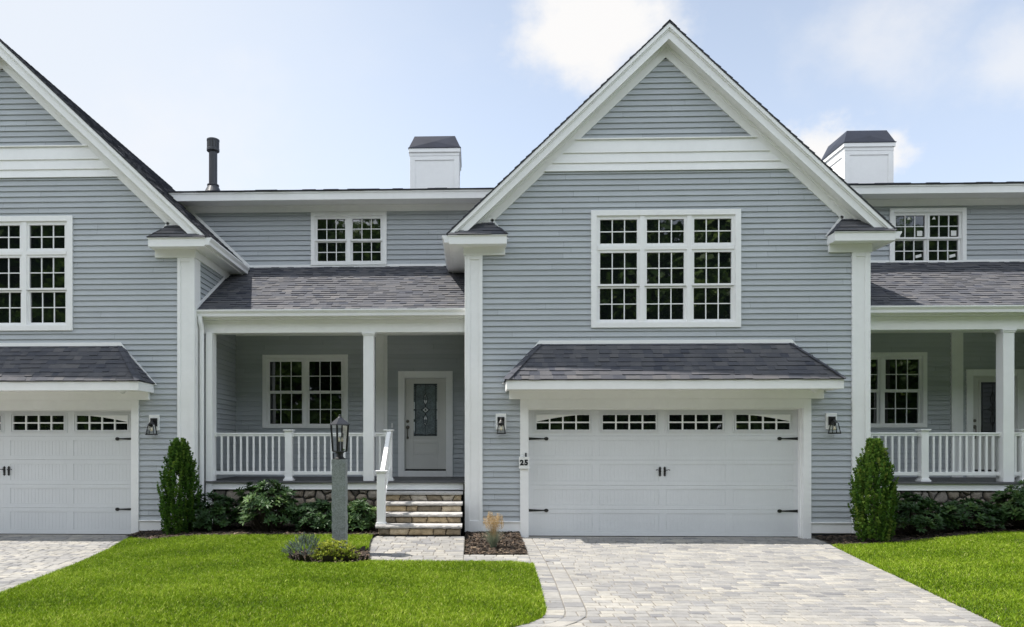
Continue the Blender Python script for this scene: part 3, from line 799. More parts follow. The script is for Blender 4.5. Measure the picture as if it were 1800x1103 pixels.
def foundation(house, x0, x1, seed):
    r = random.Random(seed); mb = MB()
    for poly in stone_cells((x0, x1, -.02, .84), int((x1-x0)*.86/.033), seed):
        puff(mb, poly, FT(.30), .05, min(1, max(0, r.gauss(.45, .28))), r)
    f = mb.build('foundation', 'stone', house, smooth=True)
    m = MB(); m.box(x0, x1, .292, .6, -.2, .842); m.build('mortar', 'mortar', f)
def dormer(house, x0, x1, win, stickers=False):
    wl = MB()
    siding(wl, FT(2.4), 5.56, 6.72, lambda z: x0, lambda z: x1, [(win[0]+.03, win[1]-.03, win[2]-.05, win[3]-.03)], zbase=5.56, e=.107)
    d = wl.build('dormer', 'siding', house)
    c = MB(); c.box(x0, win[0]+.035, 2.401, 2.5, 5.3, 6.85); c.box(win[1]-.035, x1, 2.401, 2.5, 5.3, 6.85); c.box(win[0]+.035, win[1]-.035, 2.401, 2.5, win[3]-.035, 6.85); c.build('sheathing', 'deck_under', d)
    t = MB()
    t.box(x0, x1, 2.355, 2.4, 6.70, 6.835); t.box(x0, x1, 2.33, 2.355, 6.81, 6.835)
    t.box(x0, x1, 1.955, 2.4, 6.836, 6.855)
    t.box(x0, x1, 1.925, 1.955, 6.815, 6.99); t.box(x0, x1, 1.912, 1.925, 6.955, 6.99)
    t.box(win[0], win[1], 2.37, 2.4, 5.40, win[2]-.001); t.box(x0, win[0], 2.365, 2.4, 5.50, 5.562); t.box(win[1], x1, 2.365, 2.4, 5.50, 5.562)
    t.build('dormer_trim', 'white', d, bevel=.003)
    rf = MB(); run = BACK-1.9
    shingles(rf, (x0, 1.885, 7.0), (1, 0, 0), (0, run, run*.2), 1.2, (0, 0), (x1-x0, x1-x0), .14, seed=61+int(x0), tmin=.011)
    Tx = lambda a, b, dd: (dd, a, b)
    rf.prism([(1.90, 6.992), (BACK, 6.992+run*.2), (BACK, 7.0+run*.2-.003), (1.90, 6.998)], Tx, x0, x1, .3)
    rf.build('dormer_roof', 'shingle', d)
    gz = [(win[3]-.115-.43, win[3]-.145), (win[2]+.085, win[2]+.085+.44)]
    m = (win[0]+win[1])/2; gw = .605
    zt = win[3]-.145; zb = win[2]+.085; mid = (zt+zb)/2
    rows = [(mid+.02, zt), (zb, mid-.04)]
    a = win[0]+.136
    cells = [(a, a+gw, rows), (win[1]-.136-gw, win[1]-.136, rows)]
    window(house, 2.4, *win, .085, cells, sash_w=.04, stickers=stickers)
def chimney(house, x0, x1):
    w = x1-x0; y0, y1 = 5.0, 5.0+w
    c = MB(); c.box(x0, x1, y0, y1, 7.2, 8.99)
    for (a, b) in ((x0, x0+.11), (x1-.11, x1)):
        c.box(a, b, y0-.018, y0, 7.2, 8.90)
        c.box(a, b, y1, y1+.018, 7.2, 8.90)
    for xs, s in ((x0, -1), (x1, 1)):
        for (a, b) in ((y0-.018, y0+.11), (y1-.11, y1+.018)): c.box(xs, xs+s*.018, a, b, 7.2, 8.90)
        c.box(xs, xs+s*.018, y0+.11, y1-.11, 8.80, 8.90)
    c.box(x0+.11, x1-.11, y0-.018, y0, 8.80, 8.90)
    c.box(x0-.022, x1+.022, y0-.022, y1+.022, 8.905, 8.99); c.box(x0-.05, x1+.05, y0-.05, y1+.05, 8.99, 9.085)
    ch = c.build('chimney', 'white', house, bevel=.004)
    h = MB(); o, i = .045, -.09; z0, z1 = 9.087, 9.44
    B = [(x0-o, y0-o), (x1+o, y0-o), (x1+o, y1+o), (x0-o, y1+o)]; Tt = [(x0-i, y0-i), (x1+i, y0-i), (x1+i, y1+i), (x0-i, y1+i)]
    h.box(x0-.062, x1+.062, y0-.062, y1+.062, 9.086, 9.105)
    for k in range(4):
        a, b, c2, d2 = (*B[k], z0+.019), (*B[(k+1) % 4], z0+.019), (*Tt[(k+1) % 4], z1), (*Tt[k], z1)
        m = [(a[q]+b[q]+c2[q]+d2[q])/4 for q in range(3)]
        n_ = [(0, -1), (1, 0), (0, 1), (-1, 0)][k]; m = (m[0]+n_[0]*.02, m[1]+n_[1]*.02, m[2])
        for p, q in ((a, b), (b, c2), (c2, d2), (d2, a)): h.face([p, q, m])
    h.face([(*p, z1) for p in Tt]); h.build('chimney_hood', 'dark_flash', ch)

# ------------------------------------------------------------------ front door
def front_door(house, x0, x1, z0, z1, y, lit):
    """outer casing x0..x1, z0..z1"""
    c = MB(); cw = .135
    c.box(x0, x0+cw, y-.045, y+.01, z0, z1); c.box(x1-cw, x1, y-.045, y+.01, z0, z1); c.box(x0+cw, x1-cw, y-.045, y+.01, z1-.135, z1); c.box(x0+cw, x1-cw, y-.06, y+.01, z0, z0+.125)
    dx0, dx1, dz0, dz1 = x0+cw+.012, x1-cw-.012, z0+.16, z1-.148
    c.box(x0+cw, dx0, y-.005, y+.10, z0+.125, z1-.135); c.box(dx1, x1-cw, y-.005, y+.10, z0+.125, z1-.135); c.box(dx0, dx1, y-.005, y+.1, dz1, z1-.135)
    c.build('door_casing', 'white', house, bevel=.004)
    th = MB(); th.box(dx0, dx1, y-.02, y+.1, z0+.1255, dz0-.012); th.build('threshold', 'black', house)
    yd = y+.03
    gx0, gx1, gz0, gz1 = dx0+.175, dx1-.18, dz0+.70, dz1-.105
    d = MB()
    d.box(dx0+.003, gx0, yd, yd+.045, dz0, dz1-.003); d.box(gx1, dx1-.003, yd, yd+.045, dz0, dz1-.003)
    d.box(gx0, gx1, yd, yd+.045, gz1, dz1-.003); d.box(gx0, gx1, yd, yd+.045, dz0, gz0)
    d.ring(gx0-.03, gx1+.03, gz0-.03, gz1+.03, .04, yd-.014, yd-.001)
    d.ring(gx0-.015, gx1+.015, dz0+.30, dz0+.585, .018, yd-.008, yd-.001)
    d.ring(gx0+.02, gx1-.02, dz0+.335, dz0+.55, .012, yd-.006, yd-.001)
    door = d.build('front_door', 'door', house, bevel=.004)
    g = MB(); g.box(gx0-.005, gx1+.005, yd+.012, yd+.02, gz0-.005, gz1+.005); g.build('pane', 'leaded' if lit else 'glass', door)
    # leaded pattern
    cm = MB(); T = FT(yd+.012); cx, cz = (gx0+gx1)/2, (gz0+gz1)/2; hw, hh = (gx1-gx0)/2, (gz1-gz0)/2
    def strip(pts, w=.009):
        for (a, b), (p, q) in zip(pts[:-1], pts[1:]):
            L = math.hypot(p-a, q-b)
            if L < 1e-5: continue
            nx, nz = -(q-b)/L*w/2, (p-a)/L*w/2; ex, ez = (p-a)/L*w*.3, (q-b)/L*w*.3
            cm.prism([(a+nx-ex, b+nz-ez), (p+nx+ex, q+nz+ez), (p-nx+ex, q-nz+ez), (a-nx-ex, b-nz-ez)], T, .0006+rnd.random()*.0006, .004+rnd.random()*.001)
    bw = .05
    strip([(cx-hw+bw, cz-hh), (cx-hw+bw, cz+hh)], .012); strip([(cx+hw-bw, cz-hh), (cx+hw-bw, cz+hh)], .012)
    strip([(cx-hw, cz-hh+.03), (cx+hw, cz-hh+.03)], .014); strip([(cx-hw, cz+hh-.03), (cx+hw, cz+hh-.03)], .014)
    strip([(cx, cz-hh), (cx, cz+hh)], .007); strip([(cx-hw, cz), (cx+hw, cz)], .007)
    dm = .085
    for s in (-1, 1):
        arc = [(cx+s*.105*math.cos(t)**1.0*(1-abs(math.sin(t)))**.0*abs(math.cos(t))**.8, cz+.085*math.sin(t)) for t in [math.pi/2*i/8 for i in range(-8, 9)]]
        strip([(cx, cz+.085)]+[(cx+s*.1*((1-abs(v))**1.6), cz+.085*v) for v in [.75, .5, .25, 0, -.25, -.5, -.75]]+[(cx, cz-.085)], .009)
        for q in (-1, 1):
            z0_, L = cz+q*.085, .27
            strip([(cx+s*.045*math.sin(math.pi*i/10), z0_+q*L*i/10) for i in range(11)], .011)
        strip([(cx-s*.05, cz-.05), (cx+s*.05, cz+.05)], .010)
    for i in range(5):
        for s in (-1, 1):
            zz = cz-hh+2*hh*(i+.5)/5; strip([(cx+s*hw, zz), (cx+s*(hw-bw), zz)], .01)
    for s in (-1, 1): strip([(cx+s*hw, cz-hh+.03), (cx+s*hw*.5, cz-hh+.055), (cx, cz-hh+.03)], .012); strip([(cx+s*hw, cz+hh-.09), (cx+s*(hw-.09), cz+hh-.03)], .012)
    cm.build('lead_pattern', 'came', door)
    if lit:
        bv = MB()
        def pat(poly): bv.prism(poly, T, .0005, .0022)
        for (a, b) in ((.033, 0), (-.033, 0), (0, .033), (0, -.033)):
            pat([(cx+a-.025, cz+b), (cx+a, cz+b-.025), (cx+a+.025, cz+b), (cx+a, cz+b+.025)])
        for q in (-1, 1):
            pat([(cx-.004, cz+q*.12), (cx+.004, cz+q*.12), (cx+.037, cz+q*.205), (cx-.037, cz+q*.205)][::q])
            pat([(cx-.02, cz+q*.285), (cx-.008, cz+q*.285), (cx+.016, cz+q*.33), (cx+.006, cz+q*.335)][::q])
        for s in (-1, 1):
            for a, b in ((-.20, -.02), (.02, .17), (-.48, -.26)):
                if s > 0 and b < 0 and a < -.3: continue
                xa, xb = sorted((cx+s*(hw-.006), cx+s*(hw-(.032 if s < 0 else .018)))); pat([(xa, cz+a), (xb, cz+a), (xb, cz+b), (xa, cz+b)])
        bv.build('bevelled_glass', 'bevel_glass', door)
    # handle set
    h = MB(); hx = dx0+.055
    for z in (dz0+1.03,): h.tube([(hx, yd-.0005, z), (hx, yd-.02, z), (hx, yd-.025, z)], [.033, .033, .02], 18)
    h.tube([(hx, yd-.0005, dz0+.90), (hx, yd-.02, dz0+.90), (hx, yd-.024, dz0+.90)], [.04, .038, .02], 18)
    h.tube([(hx, yd-.01, dz0+.88), (hx, yd-.05, dz0+.86), (hx, yd-.055, dz0+.78), (hx, yd-.05, dz0+.71), (hx, yd-.01, dz0+.68)], [.012, .013, .011, .012, .014], 10)
    h.lathe([(.02, dz0+.65), (.025, dz0+.67), (.02, dz0+.70)], hx, yd-.008, 12)
    h.build('handle', 'bronze', door, smooth=True)

# ================================================================== houses
CX1, CX0, CX2 = 3.485, 3.485-12.2, 3.485+12.2
hA = thing('townhouse', 'grey clapboard townhouse at the left edge, only its gable and garage showing', 'townhouse', (CX0, 0, 0), 'row of grey townhouses')
gable(hA, CX0)
hB = thing('townhouse', 'middle grey townhouse with number 25, leaded front door and full garage gable', 'townhouse', (CX1, 0, 0), 'row of grey townhouses')
gable(hB, CX1)
hC = thing('townhouse', 'grey townhouse at the right edge with stickers on its upper window', 'townhouse', (CX2, 0, 0), 'row of grey townhouses')
gable(hC, CX2, False)

# middle house: porch between the left gable and its own
PX0, PX1 = CX0+HW, CX1-HW
WL = (-4.527, -2.672, 2.044, 3.627)
DL = (-1.59, -.415, DECK, 3.263)
porch(hB, PX0, PX1, [(-2.035, -1.838)], [(-3.52, -3.39), (-1.63, -1.50)], -4.86, -1.50, [WL, DL], [(-2.068, -1.89)], True, 'a')
def porch_window(house, x0):
    x1 = x0+1.855
    rows = [(2.85, 3.481), (2.105, 2.79)]
    cells = [(x0+.15, x0+.15+.70, rows), (x1-.15-.695, x1-.15, rows)]
    window(house, 2.4, x0, x1, 2.044, 3.627, .09, cells, sash_w=.042)
porch_window(hB, -4.527)
front_door(hB, *DL, 2.4, True)
foundation(hB, -4.95, -1.62, 3)
# pilaster and downspout by the left gable's wall
p = MB(); p.box(-4.985, -4.862, .22, .46, .0, 3.78); p.build('corner_pilaster', 'white', hB, bevel=.005)
p = MB(); p.tube([(-5.045, .10, 4.06), (-5.045, .10, 3.97), (-5.03, .13, 3.88), (-5.03, .15, 3.8), (-5.03, .15, .25), (-5.03, .10, .12), (-5.03, -.02, .06)], .043, 10); p.build('downspout', 'white_rail', hB)
# flashing where the porch roof meets the left gable's wall, and where the dormer meets its roof
p = MB(); TX = lambda a, b, d: (PX0+.026+d, a, b)
p.prism([(.08, 4.20), (2.38, 5.53), (2.38, 5.60), (.08, 4.27)], TX, 0, .012); p.build('flashing', 'white', hB)
dormer(hB, -7.2, 1.4, (-3.474, -1.835, 5.55, 6.696))
p = MB(); zz = lambda x: AP-SL*(x-CX0)
p.prism([(-6.25, zz(-6.25)+.02), (-4.72, zz(-4.72)+.02), (-4.72, zz(-4.72)+.10), (-6.25, zz(-6.25)+.10)], FT(2.4), .028, .04); p.build('flashing', 'white', hB)
chimney(hB, -1.536, -.341)
# steps
st = MB()
treads = [(.825, -.05, .235), (.655, -.35, -.03), (.485, -.65, -.33), (.315, -.95, -.63)]
def slab(mb, x0, x1, y0, y1, z0, z1, r):
    n = 30; vs = []; fs = []
    for i in range(n+1):
        x = x0+(x1-x0)*i/n; j = r.uniform(-.008, .006); k = r.uniform(-.004, .004); e = 0 if 0 < i < n else .0
        vs += [(x, y0+.006+j, z0+k), (x, y0+j*1.4, (z0+z1)/2+k), (x, y0+.010+j*.6, z1-.004), (x, y0+.03, z1), (x, y1, z1), (x, y1, z0)]
    for i in range(n):
        for q in range(6):
            fs.append((i*6+q, i*6+(q+1) % 6, (i+1)*6+(q+1) % 6, (i+1)*6+q))
    fs += [tuple(range(5, -1, -1)), tuple(range(n*6, n*6+6))]
    mb.mesh(vs, fs)
r = random.Random(4)
xs0 = [-1.60, -1.60, -1.61, -1.645]
core = MB()
for i, (z, yf, yb) in enumerate(treads): core.box(-1.585, -.20, yf+.055, .23, z-.24, z-.056)
core.box(-.165, -.106, .06, 2.3, -.1, .96)
steps = core.build('steps', 'mortar', hB)
for i, (z, yf, yb) in enumerate(treads):
    t = MB(); slab(t, xs0[i], -.172, yf, yb+.0, z-.055, z, r); t.build('tread', 'granite', steps)
    rs = MB(); z1 = z-.058; z0 = z-.175; x = -1.592; y = yf+.055
    while x < -.24:
        w = r.uniform(.17, .44); xe = min(x+w, -.195)
        if -.195-xe < .1: xe = -.195
        j1, j2 = (r.uniform(-.03, .03), r.uniform(-.03, .03)) if xe < -.2 else (0, 0)
        xl, xr = (x, x) if x < -1.58 else (pa, pb)
        k = r.uniform(.3, .7)
        puff(rs, [(xl, z0), ((xl+xe)*.5, z0-.004), (xe+j1, z0), ((xe*2+j1+j2)/2, (z0+z1)/2), (xe+j2, z1-r.uniform(0, .012)), (xl+(xe-xl)*k, z1), (xr, z1-r.uniform(0, .012)), ((xl+xr)/2, (z0+z1)/2)], FT(y), .032, min(1, max(0, r.gauss(.5, .30))), r, gap=.004); x = xe; pa, pb = xe+j1, xe+j2
    rs.build('riser', 'riser', steps, smooth=True)
    sd = MB(); TL = lambda a, b, d: (-1.585-d, a, b)
    if i == 3: puff(sd, [(-.9, .13), (-.55, .13), (-.55, .255), (-.9, .255)], TL, .025, .4, r)
    else: sd.box(-1.59, -1.586, yf+.06, yb, z-.17, z-.06)
    sd.build('riser_side', 'riser', steps)
# stair rail
sr = MB()
def newel(mb, x, y, w, z0, z1):
    h = w/2; mb.box(x-h, x+h, y-h, y+h, z0, z1)
    mb.box(x-h-.02, x+h+.02, y-h-.02, y+h+.02, z1, z1+.015); mb.box(x-h-.03, x+h+.03, y-h-.03, y+h+.03, z1+.015, z1+.036)
    mb.box(x-h-.015, x+h+.015, y-h-.015, y+h+.015, z0, z0+.03)
newel(sr, -1.555, -.83, .14, .317, 1.20)
TS = lambda a, b, d: (-1.555+d, a, b)
def rail_z(y): return 1.13+(y+.76)*(1.86-1.13)/(.30+.76)
sr.prism([(-.765, rail_z(-.765)), (.31, rail_z(.31)), (.31, rail_z(.31)+.06), (-.765, rail_z(-.765)+.06)], TS, -.038, .038)
sr.prism([(-.765, rail_z(-.765)-.66), (.31, rail_z(.31)-.66), (.31, rail_z(.31)-.60), (-.765, rail_z(-.765)-.60)], TS, -.022, .022)
srail = sr.build('stair_railing', 'white_rail', hB, bevel=.004)
for i in range(7):
    y = -.64+i*.125; b = MB(); b.box(-1.572, -1.538, y-.017, y+.017, rail_z(y)-.61, rail_z(y)+.01); b.build('baluster', 'white_rail', srail)
# small wall fittings
p = MB(); p.box(-3.05, -2.98, 2.33, 2.385, 1.35, 1.5); p.box(-3.045, -2.985, 2.315, 2.33, 1.36, 1.46); tag(p.build('outlet_box', 'pipe', None, bevel=.004), 'small dark outlet box low on the porch wall behind the railing', 'outlet box')
p = MB(); p.box(-1.735, -1.70, 2.36, 2.385, 2.05, 2.15); p.box(-1.728, -1.707, 2.355, 2.36, 2.08, 2.12); tag(p.build('doorbell', 'white_rail', None, bevel=.003), 'small white doorbell button on the siding left of the leaded door', 'doorbell')
p = MB(); p.lathe([(.03, 4.098), (.11, 4.095), (.12, 4.06), (.10, 4.03), (.02, 4.02)], -.33, 1.3, 20); tag(p.build('ceiling_light', 'copper', None, smooth=True), 'copper coloured light on the porch ceiling above the steps', 'ceiling light')
# vent pipe
vx, vy = -5.585, 2.32; vz = 7.0+(vy-1.885)*.2
v = MB(); v.lathe([(.19, vz-.1), (.185, vz+.02), (.115, vz+.17), (.125, vz+.18), (.125, vz+.20), (.088, vz+.215), (.088, 8.02)], vx, vy, 24)
vp = v.build('vent_pipe', 'pipe', hB, smooth=False)
v = MB(); v.lathe([(.09, 7.99), (.13, 8.01), (.134, 8.02), (.134, 8.065), (.127, 8.07), (.127, 8.225), (.134, 8.23), (.134, 8.262), (.12, 8.27)], vx, vy, 24); vc = v.build('vent_cap', 'pipe', vp)
v = MB()
for k in range(12):
    t = 2*math.pi*(k+.5)/12; a, b = t-.1, t+.1
    v.mesh([(vx+.131*math.cos(q), vy+.131*math.sin(q), z) for z in (8.08, 8.215) for q in (a, b)], [(0, 1, 3, 2)])
v.build('vent_slots', 'black', vc)

# right house: its porch, dormer and chimney
QX0, QX1 = CX1+HW, CX2-HW
WR = (7.69, 9.545, 2.044, 3.627); DR = (10.353, 11.53, DECK, 3.263)
porch(hC, QX0, QX1, [(9.66, 9.857)], [(8.222, 8.352), (10.02, 10.15)], QX0+.035, 10.15, [WR, DR], [(10.037, 10.22)], False, 'b')
porch_window(hC, 7.69)
front_door(hC, *DR, 2.4, False)
foundation(hC, QX0+.05, QX1-.05, 8)
dormer(hC, 5.6, 13.8, (8.775, 10.353, 5.465, 6.652), True)
chimney(hC, 9.155, 10.30)

# lanterns, sign, soffit lights
lantern(.521, 2.10, 'black wall lantern between the corner board and the number 25 sign')
lantern(6.418, 2.10, 'black wall lantern right of the middle garage, above the sunlit arborvitae')
lantern(-5.845, 2.085, 'black wall lantern beside the left garage, above the shaded arborvitae')
def soffit_light(x, label):
    p = MB(); p.lathe([(.02, 2.654), (.075, 2.653), (.075, 2.632), (.05, 2.62), (.045, 2.605), (.02, 2.59)], x, -.38, 18)
    tag(p.build('soffit_light', 'white_rail', None, smooth=False), label, 'soffit light', 'round lights under the garage canopies')
soffit_light(5.98, 'small round white light under the right end of the middle garage canopy')
soffit_light(-6.28, 'small round white light under the left garage canopy')
sg = thing('house_number_sign', 'square white sign with black number 25 hanging on the garage casing', 'sign', (.935, -.06, 1.24))
p = MB(); p.box(.846, 1.03, -.082, -.056, 1.245, 1.46); p.build('plate', 'paper', sg, bevel=.003)
p = MB(); p.box(.955, .985, -.062, -.0455, 1.455, 1.53); p.lathe([(.004, 1.44), (.004, 1.45)], .935, -.085, 8); p.build('hanger', 'pipe', sg)
fc = bpy.data.curves.new('number_curve', 'FONT'); fc.body = '25'; fc.size = .128; fc.align_x = 'CENTER'; fc.align_y = 'CENTER'; fc.extrude = .0015; fc.offset = .008; fc.space_character = 1.22
fo = bpy.data.objects.new('number_text', fc); COL.objects.link(fo)
dg = bpy.context.evaluated_depsgraph_get(); me = bpy.data.meshes.new_from_object(fo.evaluated_get(dg)); bpy.data.objects.remove(fo)
for vtx in me.vertices:
    x, y, z = vtx.co; vtx.co = (x, -z-.0245, y+.113)
me.materials.clear(); me.materials.append(M['black'])
no = bpy.data.objects.new('number', me); COL.objects.link(no); no.parent = sg

# ================================================================== ground
def ss(a, b, x): t = min(max((x-a)/(b-a), 0), 1); return t*t*(3-2*t)
def left_edge(y): # right border of the left driveway
    return -6.12+.16*(-y) if y > -9 else -4.7
def left_edge(y): return np.interp(-y, [0, .3, 2, 4, 5.4, 7, 9], [-6.16, -6.12, -5.72, -5.42, -5.25, -5.15, -5.1])
def walk_left(y): return np.interp(-y, [.9, 1.6, 2.4, 3.1], [-1.66, -1.63, -1.55, -1.43])
def drive_left(y): return np.interp(-y, [0, 1.5, 3.0, 4.5, 6.0, 6.3, 6.6, 6.75, 9], [.86, .86, .84, .80, .73, .68, .50, .32, -1.9])
def drive_right(y): return np.interp(-y, [0, .5, 1, 2.5, 4, 6.5, 9], [6.12, 6.08, 5.98, 5.66, 5.37, 4.86, 4.4])
def walk_z(y): return .118*ss(-3.1, -.9, y)+.004
def lawn_z(x, y):
    if x < 3:
        h = .03+.11*ss(-3.3, -1.0, y)
        f = ss(-.02, .35, drive_left(y)-x) if y < -3 else 1
        return h*(.25+.75*ss(0, 1.3, x-left_edge(y)))*f+.005
    return .02*ss(-.02, .35, x-drive_right(y))+.15*ss(0, 3.2, x-drive_right(y))*ss(-5.5, -.8, y)+.005
def back_left(x): return np.interp(x, [-6.2, -5.9, -5.4, -4.9, -4, -2.5, -1.64], [-.45, -.75, -1.22, -1.28, -1.16, -1.10, -1.06])
def back_right(x): return np.interp(x, [5.9, 6.4, 7.0, 8, 9, 10, 12, 14], [-1.0, -1.15, -1.12, -.85, -.6, -.42, -.3, -.3])
def in_bed(x, y): # mulch ring round the lamp
    return ((x+1.98)/.66)**2+((y+2.86)/.52)**2 < 1
def in_lawn(x, y):
    if y < (-7.8 if x < 3 else -7.3): return False
    if x < 3:
        if x < left_edge(y)+.01 or y > back_left(x): return False
        if y > -3.12 and x > walk_left(y)-.02: return False
        if y <= -3.12 and (x > drive_left(y)-.01): return False
        if in_bed(x, y): return False
        return True
    return drive_right(y)+.01 < x < 13 and y < back_right(x)
g = MB(); g.box(-400, 400, -400, 400, -.6, -.07); structure(g.build('ground', 'lawn'))
rd = MB(); rd.box(-60, 60, -16.5, -9.2, -.09, -.045); structure(rd.build('street', 'asphalt'))
def sheet(name, m, xs, ys, zf, ok):
    idx = {}; vs = []; fs = []
    for j in range(len(ys)):
        for i in range(len(xs)): idx[i, j] = len(vs); vs.append((xs[i], ys[j], zf(xs[i], ys[j])))
    for j in range(len(ys)-1):
        for i in range(len(xs)-1):
            if ok((xs[i]+xs[i+1])/2, (ys[j]+ys[j+1])/2): fs.append((idx[i, j], idx[i+1, j], idx[i+1, j+1], idx[i, j+1]))
    mb = MB(); mb.mesh(vs, fs); return mb.build(name, m, smooth=True)
ll = sheet('lawn', 'lawn', np.arange(-6.3, .95, .025), np.arange(-7.8, -.3, .025), lambda x, y: float(lawn_z(x, y)), lambda x, y: in_lawn(x, y) or (in_bed(x, y) and x < walk_left(y)-.02)); structure(ll)
lr = sheet('lawn', 'lawn', np.arange(4.4, 12, .035), np.arange(-7.3, -.2, .035), lambda x, y: float(lawn_z(x, y)), lambda x, y: in_lawn(x, y)); structure(lr)
# mulch beds
rb = random.Random(5)
def bed_z(x, y):
    if -.12 < x < .86 and y > -2.5: return .03+.06*ss(-2.4, -.3, y)
    if in_bed(x, y): return lawn_z(x, y)+.015
    if x < 3: return lawn_z(x, max(y, -1.3))+.01+.03*ss(-1.2, .2, y)
    return lawn_z(x, min(y, -.9))-.0+.02*ss(-1.2, .2, y)
def is_mulch(x, y):
    if -.115 < x < drive_left(y)-.03+.0*y and -2.36 < y < .01 : return True
    if in_bed(x, y) and x < walk_left(y)-.02: return True
    if -6.13 < x < -1.6 and back_left(x)-.04 < y < (.3 if x > -5.1 else .01) and not (x > -1.64 and y < -.9): return True
    if 5.95 < x < 13 and back_right(x)-.05 < y < (.3 if x > 7.1 else .01) and x > drive_right(y)+.02: return True
    return False
mb_ = MB()
beds = sheet('mulch_bed', 'mulch_base', np.concatenate([np.arange(-6.2, .9, .05), np.arange(5.9, 13, .08)]), np.arange(-3.5, .32, .05), lambda x, y: float(bed_z(x, y)), is_mulch); structure(beds)
ch = MB(); n = 0
def chip(x, y, rr):
    z = float(bed_z(x, y))+rr.uniform(.002, .02); a = rr.uniform(0, math.pi); L = rr.uniform(.012, .045); w = rr.uniform(.005, .013)
    d = Vector((math.cos(a), math.sin(a), rr.uniform(-.35, .35)))*L; s = Vector((-math.sin(a), math.cos(a), rr.uniform(-.6, .6)))*w
    c = Vector((x, y, z)); k = rr.random()**1.3
    ch.face([c-d-s, c+d-s*.7, c+d+s*.7, c-d+s], k)
for (a, b, c_, d_, m_) in ((-.11, .84, -2.36, 0, 3800), (-2.7, -1.35, -3.4, -2.3, 2600), (-6.1, -1.6, -1.4, .28, 5000), (5.9, 11.5, -1.3, .3, 4500)):
    k = 0
    while k < m_:
        x, y = rb.uniform(a, b), rb.uniform(c_, d_); k += 1
        if is_mulch(x, y): chip(x, y, rb)
chips = ch.build('mulch', 'mulch'); chips['kind'] = 'stuff'; chips['label'] = 'dark bark mulch spread over the planting beds'

# ---- pavers
def pavers(name, rows, zf, seed, wl=(.13, .28), border_left=None, m='paver'):
    """rows: list of (y0, y1, x0(y), x1(y)); each paver a chamfered block, all one surface"""
    r = random.Random(seed); mb = MB()
    for (ya, yb, fl, fr) in rows:
        g = .0035; y0, y1 = ya+g, yb-g
        xl0, xl1, xr0, xr1 = fl(y0), fl(y1), fr(y0), fr(y1)
        xs = []; x = min(xl0, xl1)+r.uniform(.08, .24)
        while x < max(xr0, xr1)-.1:
            xs.append(x); x += r.choice([.14, .175, .21, .21, .25])+r.uniform(-.008, .008)
        es = [(xl0, xl1)]+[(q, q) for q in xs if max(xl0, xl1)+.06 < q < min(xr0, xr1)-.06]+[(xr0, xr1)]
        for (a0, a1), (b0, b1) in zip(es[:-1], es[1:]):
            c = min(1, max(0, r.gauss(.52, .24))); dz = r.uniform(-.0025, .0025)
            tx = r.uniform(-.002, .002)
            q = [(a0+g, y0), (b0-g, y0), (b1-g, y1), (a1+g, y1)]
            mx = sum(p[0] for p in q)/4; my = (y0+y1)/2; ch_ = .010
            top = []
            for (px, py) in q:
                ix = px+(ch_ if px < mx else -ch_); iy = py+(ch_ if py < my else -ch_)
                top.append((ix, iy, zf(ix, iy)+dz+(tx if px < mx else -tx)))
            low = [(px, py, zf(px, py)-.009+dz) for px, py in q]; bot = [(px, py, zf(px, py)-.03) for px, py in q]
            mb.mesh(bot+low+top, [(8, 9, 10, 11)]+[(4+k, 4+(k+1) % 4, 8+(k+1) % 4, 8+k) for k in range(4)]+[(k, (k+1) % 4, 4+(k+1) % 4, 4+k) for k in range(4)], c)
    return mb.build(name, m)
def rowset(y_top, y_bot, fl, fr, h=.128):
    n = int(round((y_top-y_bot)/h)); h = (y_top-y_bot)/n
    return [(y_top-(i+1)*h, y_top-i*h, fl, fr) for i in range(n)]
zd = lambda x, y: 0.004
BW = .21
dl = lambda y: float(drive_left(y))
dr = lambda y: float(drive_right(y))
# main driveway: field, plus edge course along both sides
fl2 = lambda y: dl(y)+2*BW
fld = rowset(-.02, -9.2, lambda y: dl(y)+BW+.0 if y > -2.9 else dl(y)+2*BW, lambda y: dr(y)-BW)
edge = rowset(-.02, -9.2, dl, lambda y: dl(y)+BW, .115)+rowset(-2.9, -9.2, lambda y: dl(y)+BW, lambda y: dl(y)+2*BW, .21)+rowset(-.02, -9.2, lambda y: dr(y)-BW, dr, .115)
dv = pavers('driveway', fld+edge, zd, 3); structure(dv)
# apron along the street
# walkway: one piece to the steps, one along the bed
wk = rowset(-.90, -3.12, lambda y: float(walk_left(y)), lambda y: -.125, .128)+rowset(-2.37, -3.12, lambda y: -.125, lambda y: dl(y), .125)
wv = pavers('walkway', wk, lambda x, y: walk_z(y) if x < -.12 else walk_z(y)*.75+.001, 9); structure(wv)
# left driveway
dv2 = pavers('driveway', rowset(-.02, -9.2, lambda y: -14.5, lambda y: float(left_edge(y))-.0), zd, 13); structure(dv2)
j = MB()
def under(fl, fr, y0, y1, zf, n=30):
    for i in range(n):
        a, b = y0+(y1-y0)*i/n, y0+(y1-y0)*(i+1)/n
        j.face([(fl(a), a, zf(0, a)-.0075), (fl(b), b, zf(0, b)-.0075), (fr(b), b, zf(0, b)-.0075), (fr(a), a, zf(0, a)-.0075)])
under(lambda y: dl(y)-(.07 if y > -6 else .5), lambda y: dr(y)+.09, 0, -9.2, zd); under(lambda y: -14.5, lambda y: float(left_edge(y))+.07, 0, -9.2, zd)
under(lambda y: float(walk_left(y))-.06, lambda y: -.125, -.9, -3.12, lambda x, y: walk_z(y)); under(lambda y: -.125, dl, -2.37, -3.12, lambda x, y: walk_z(y)*.75)
jb = j.build('paver_bed', 'joint'); structure(jb)

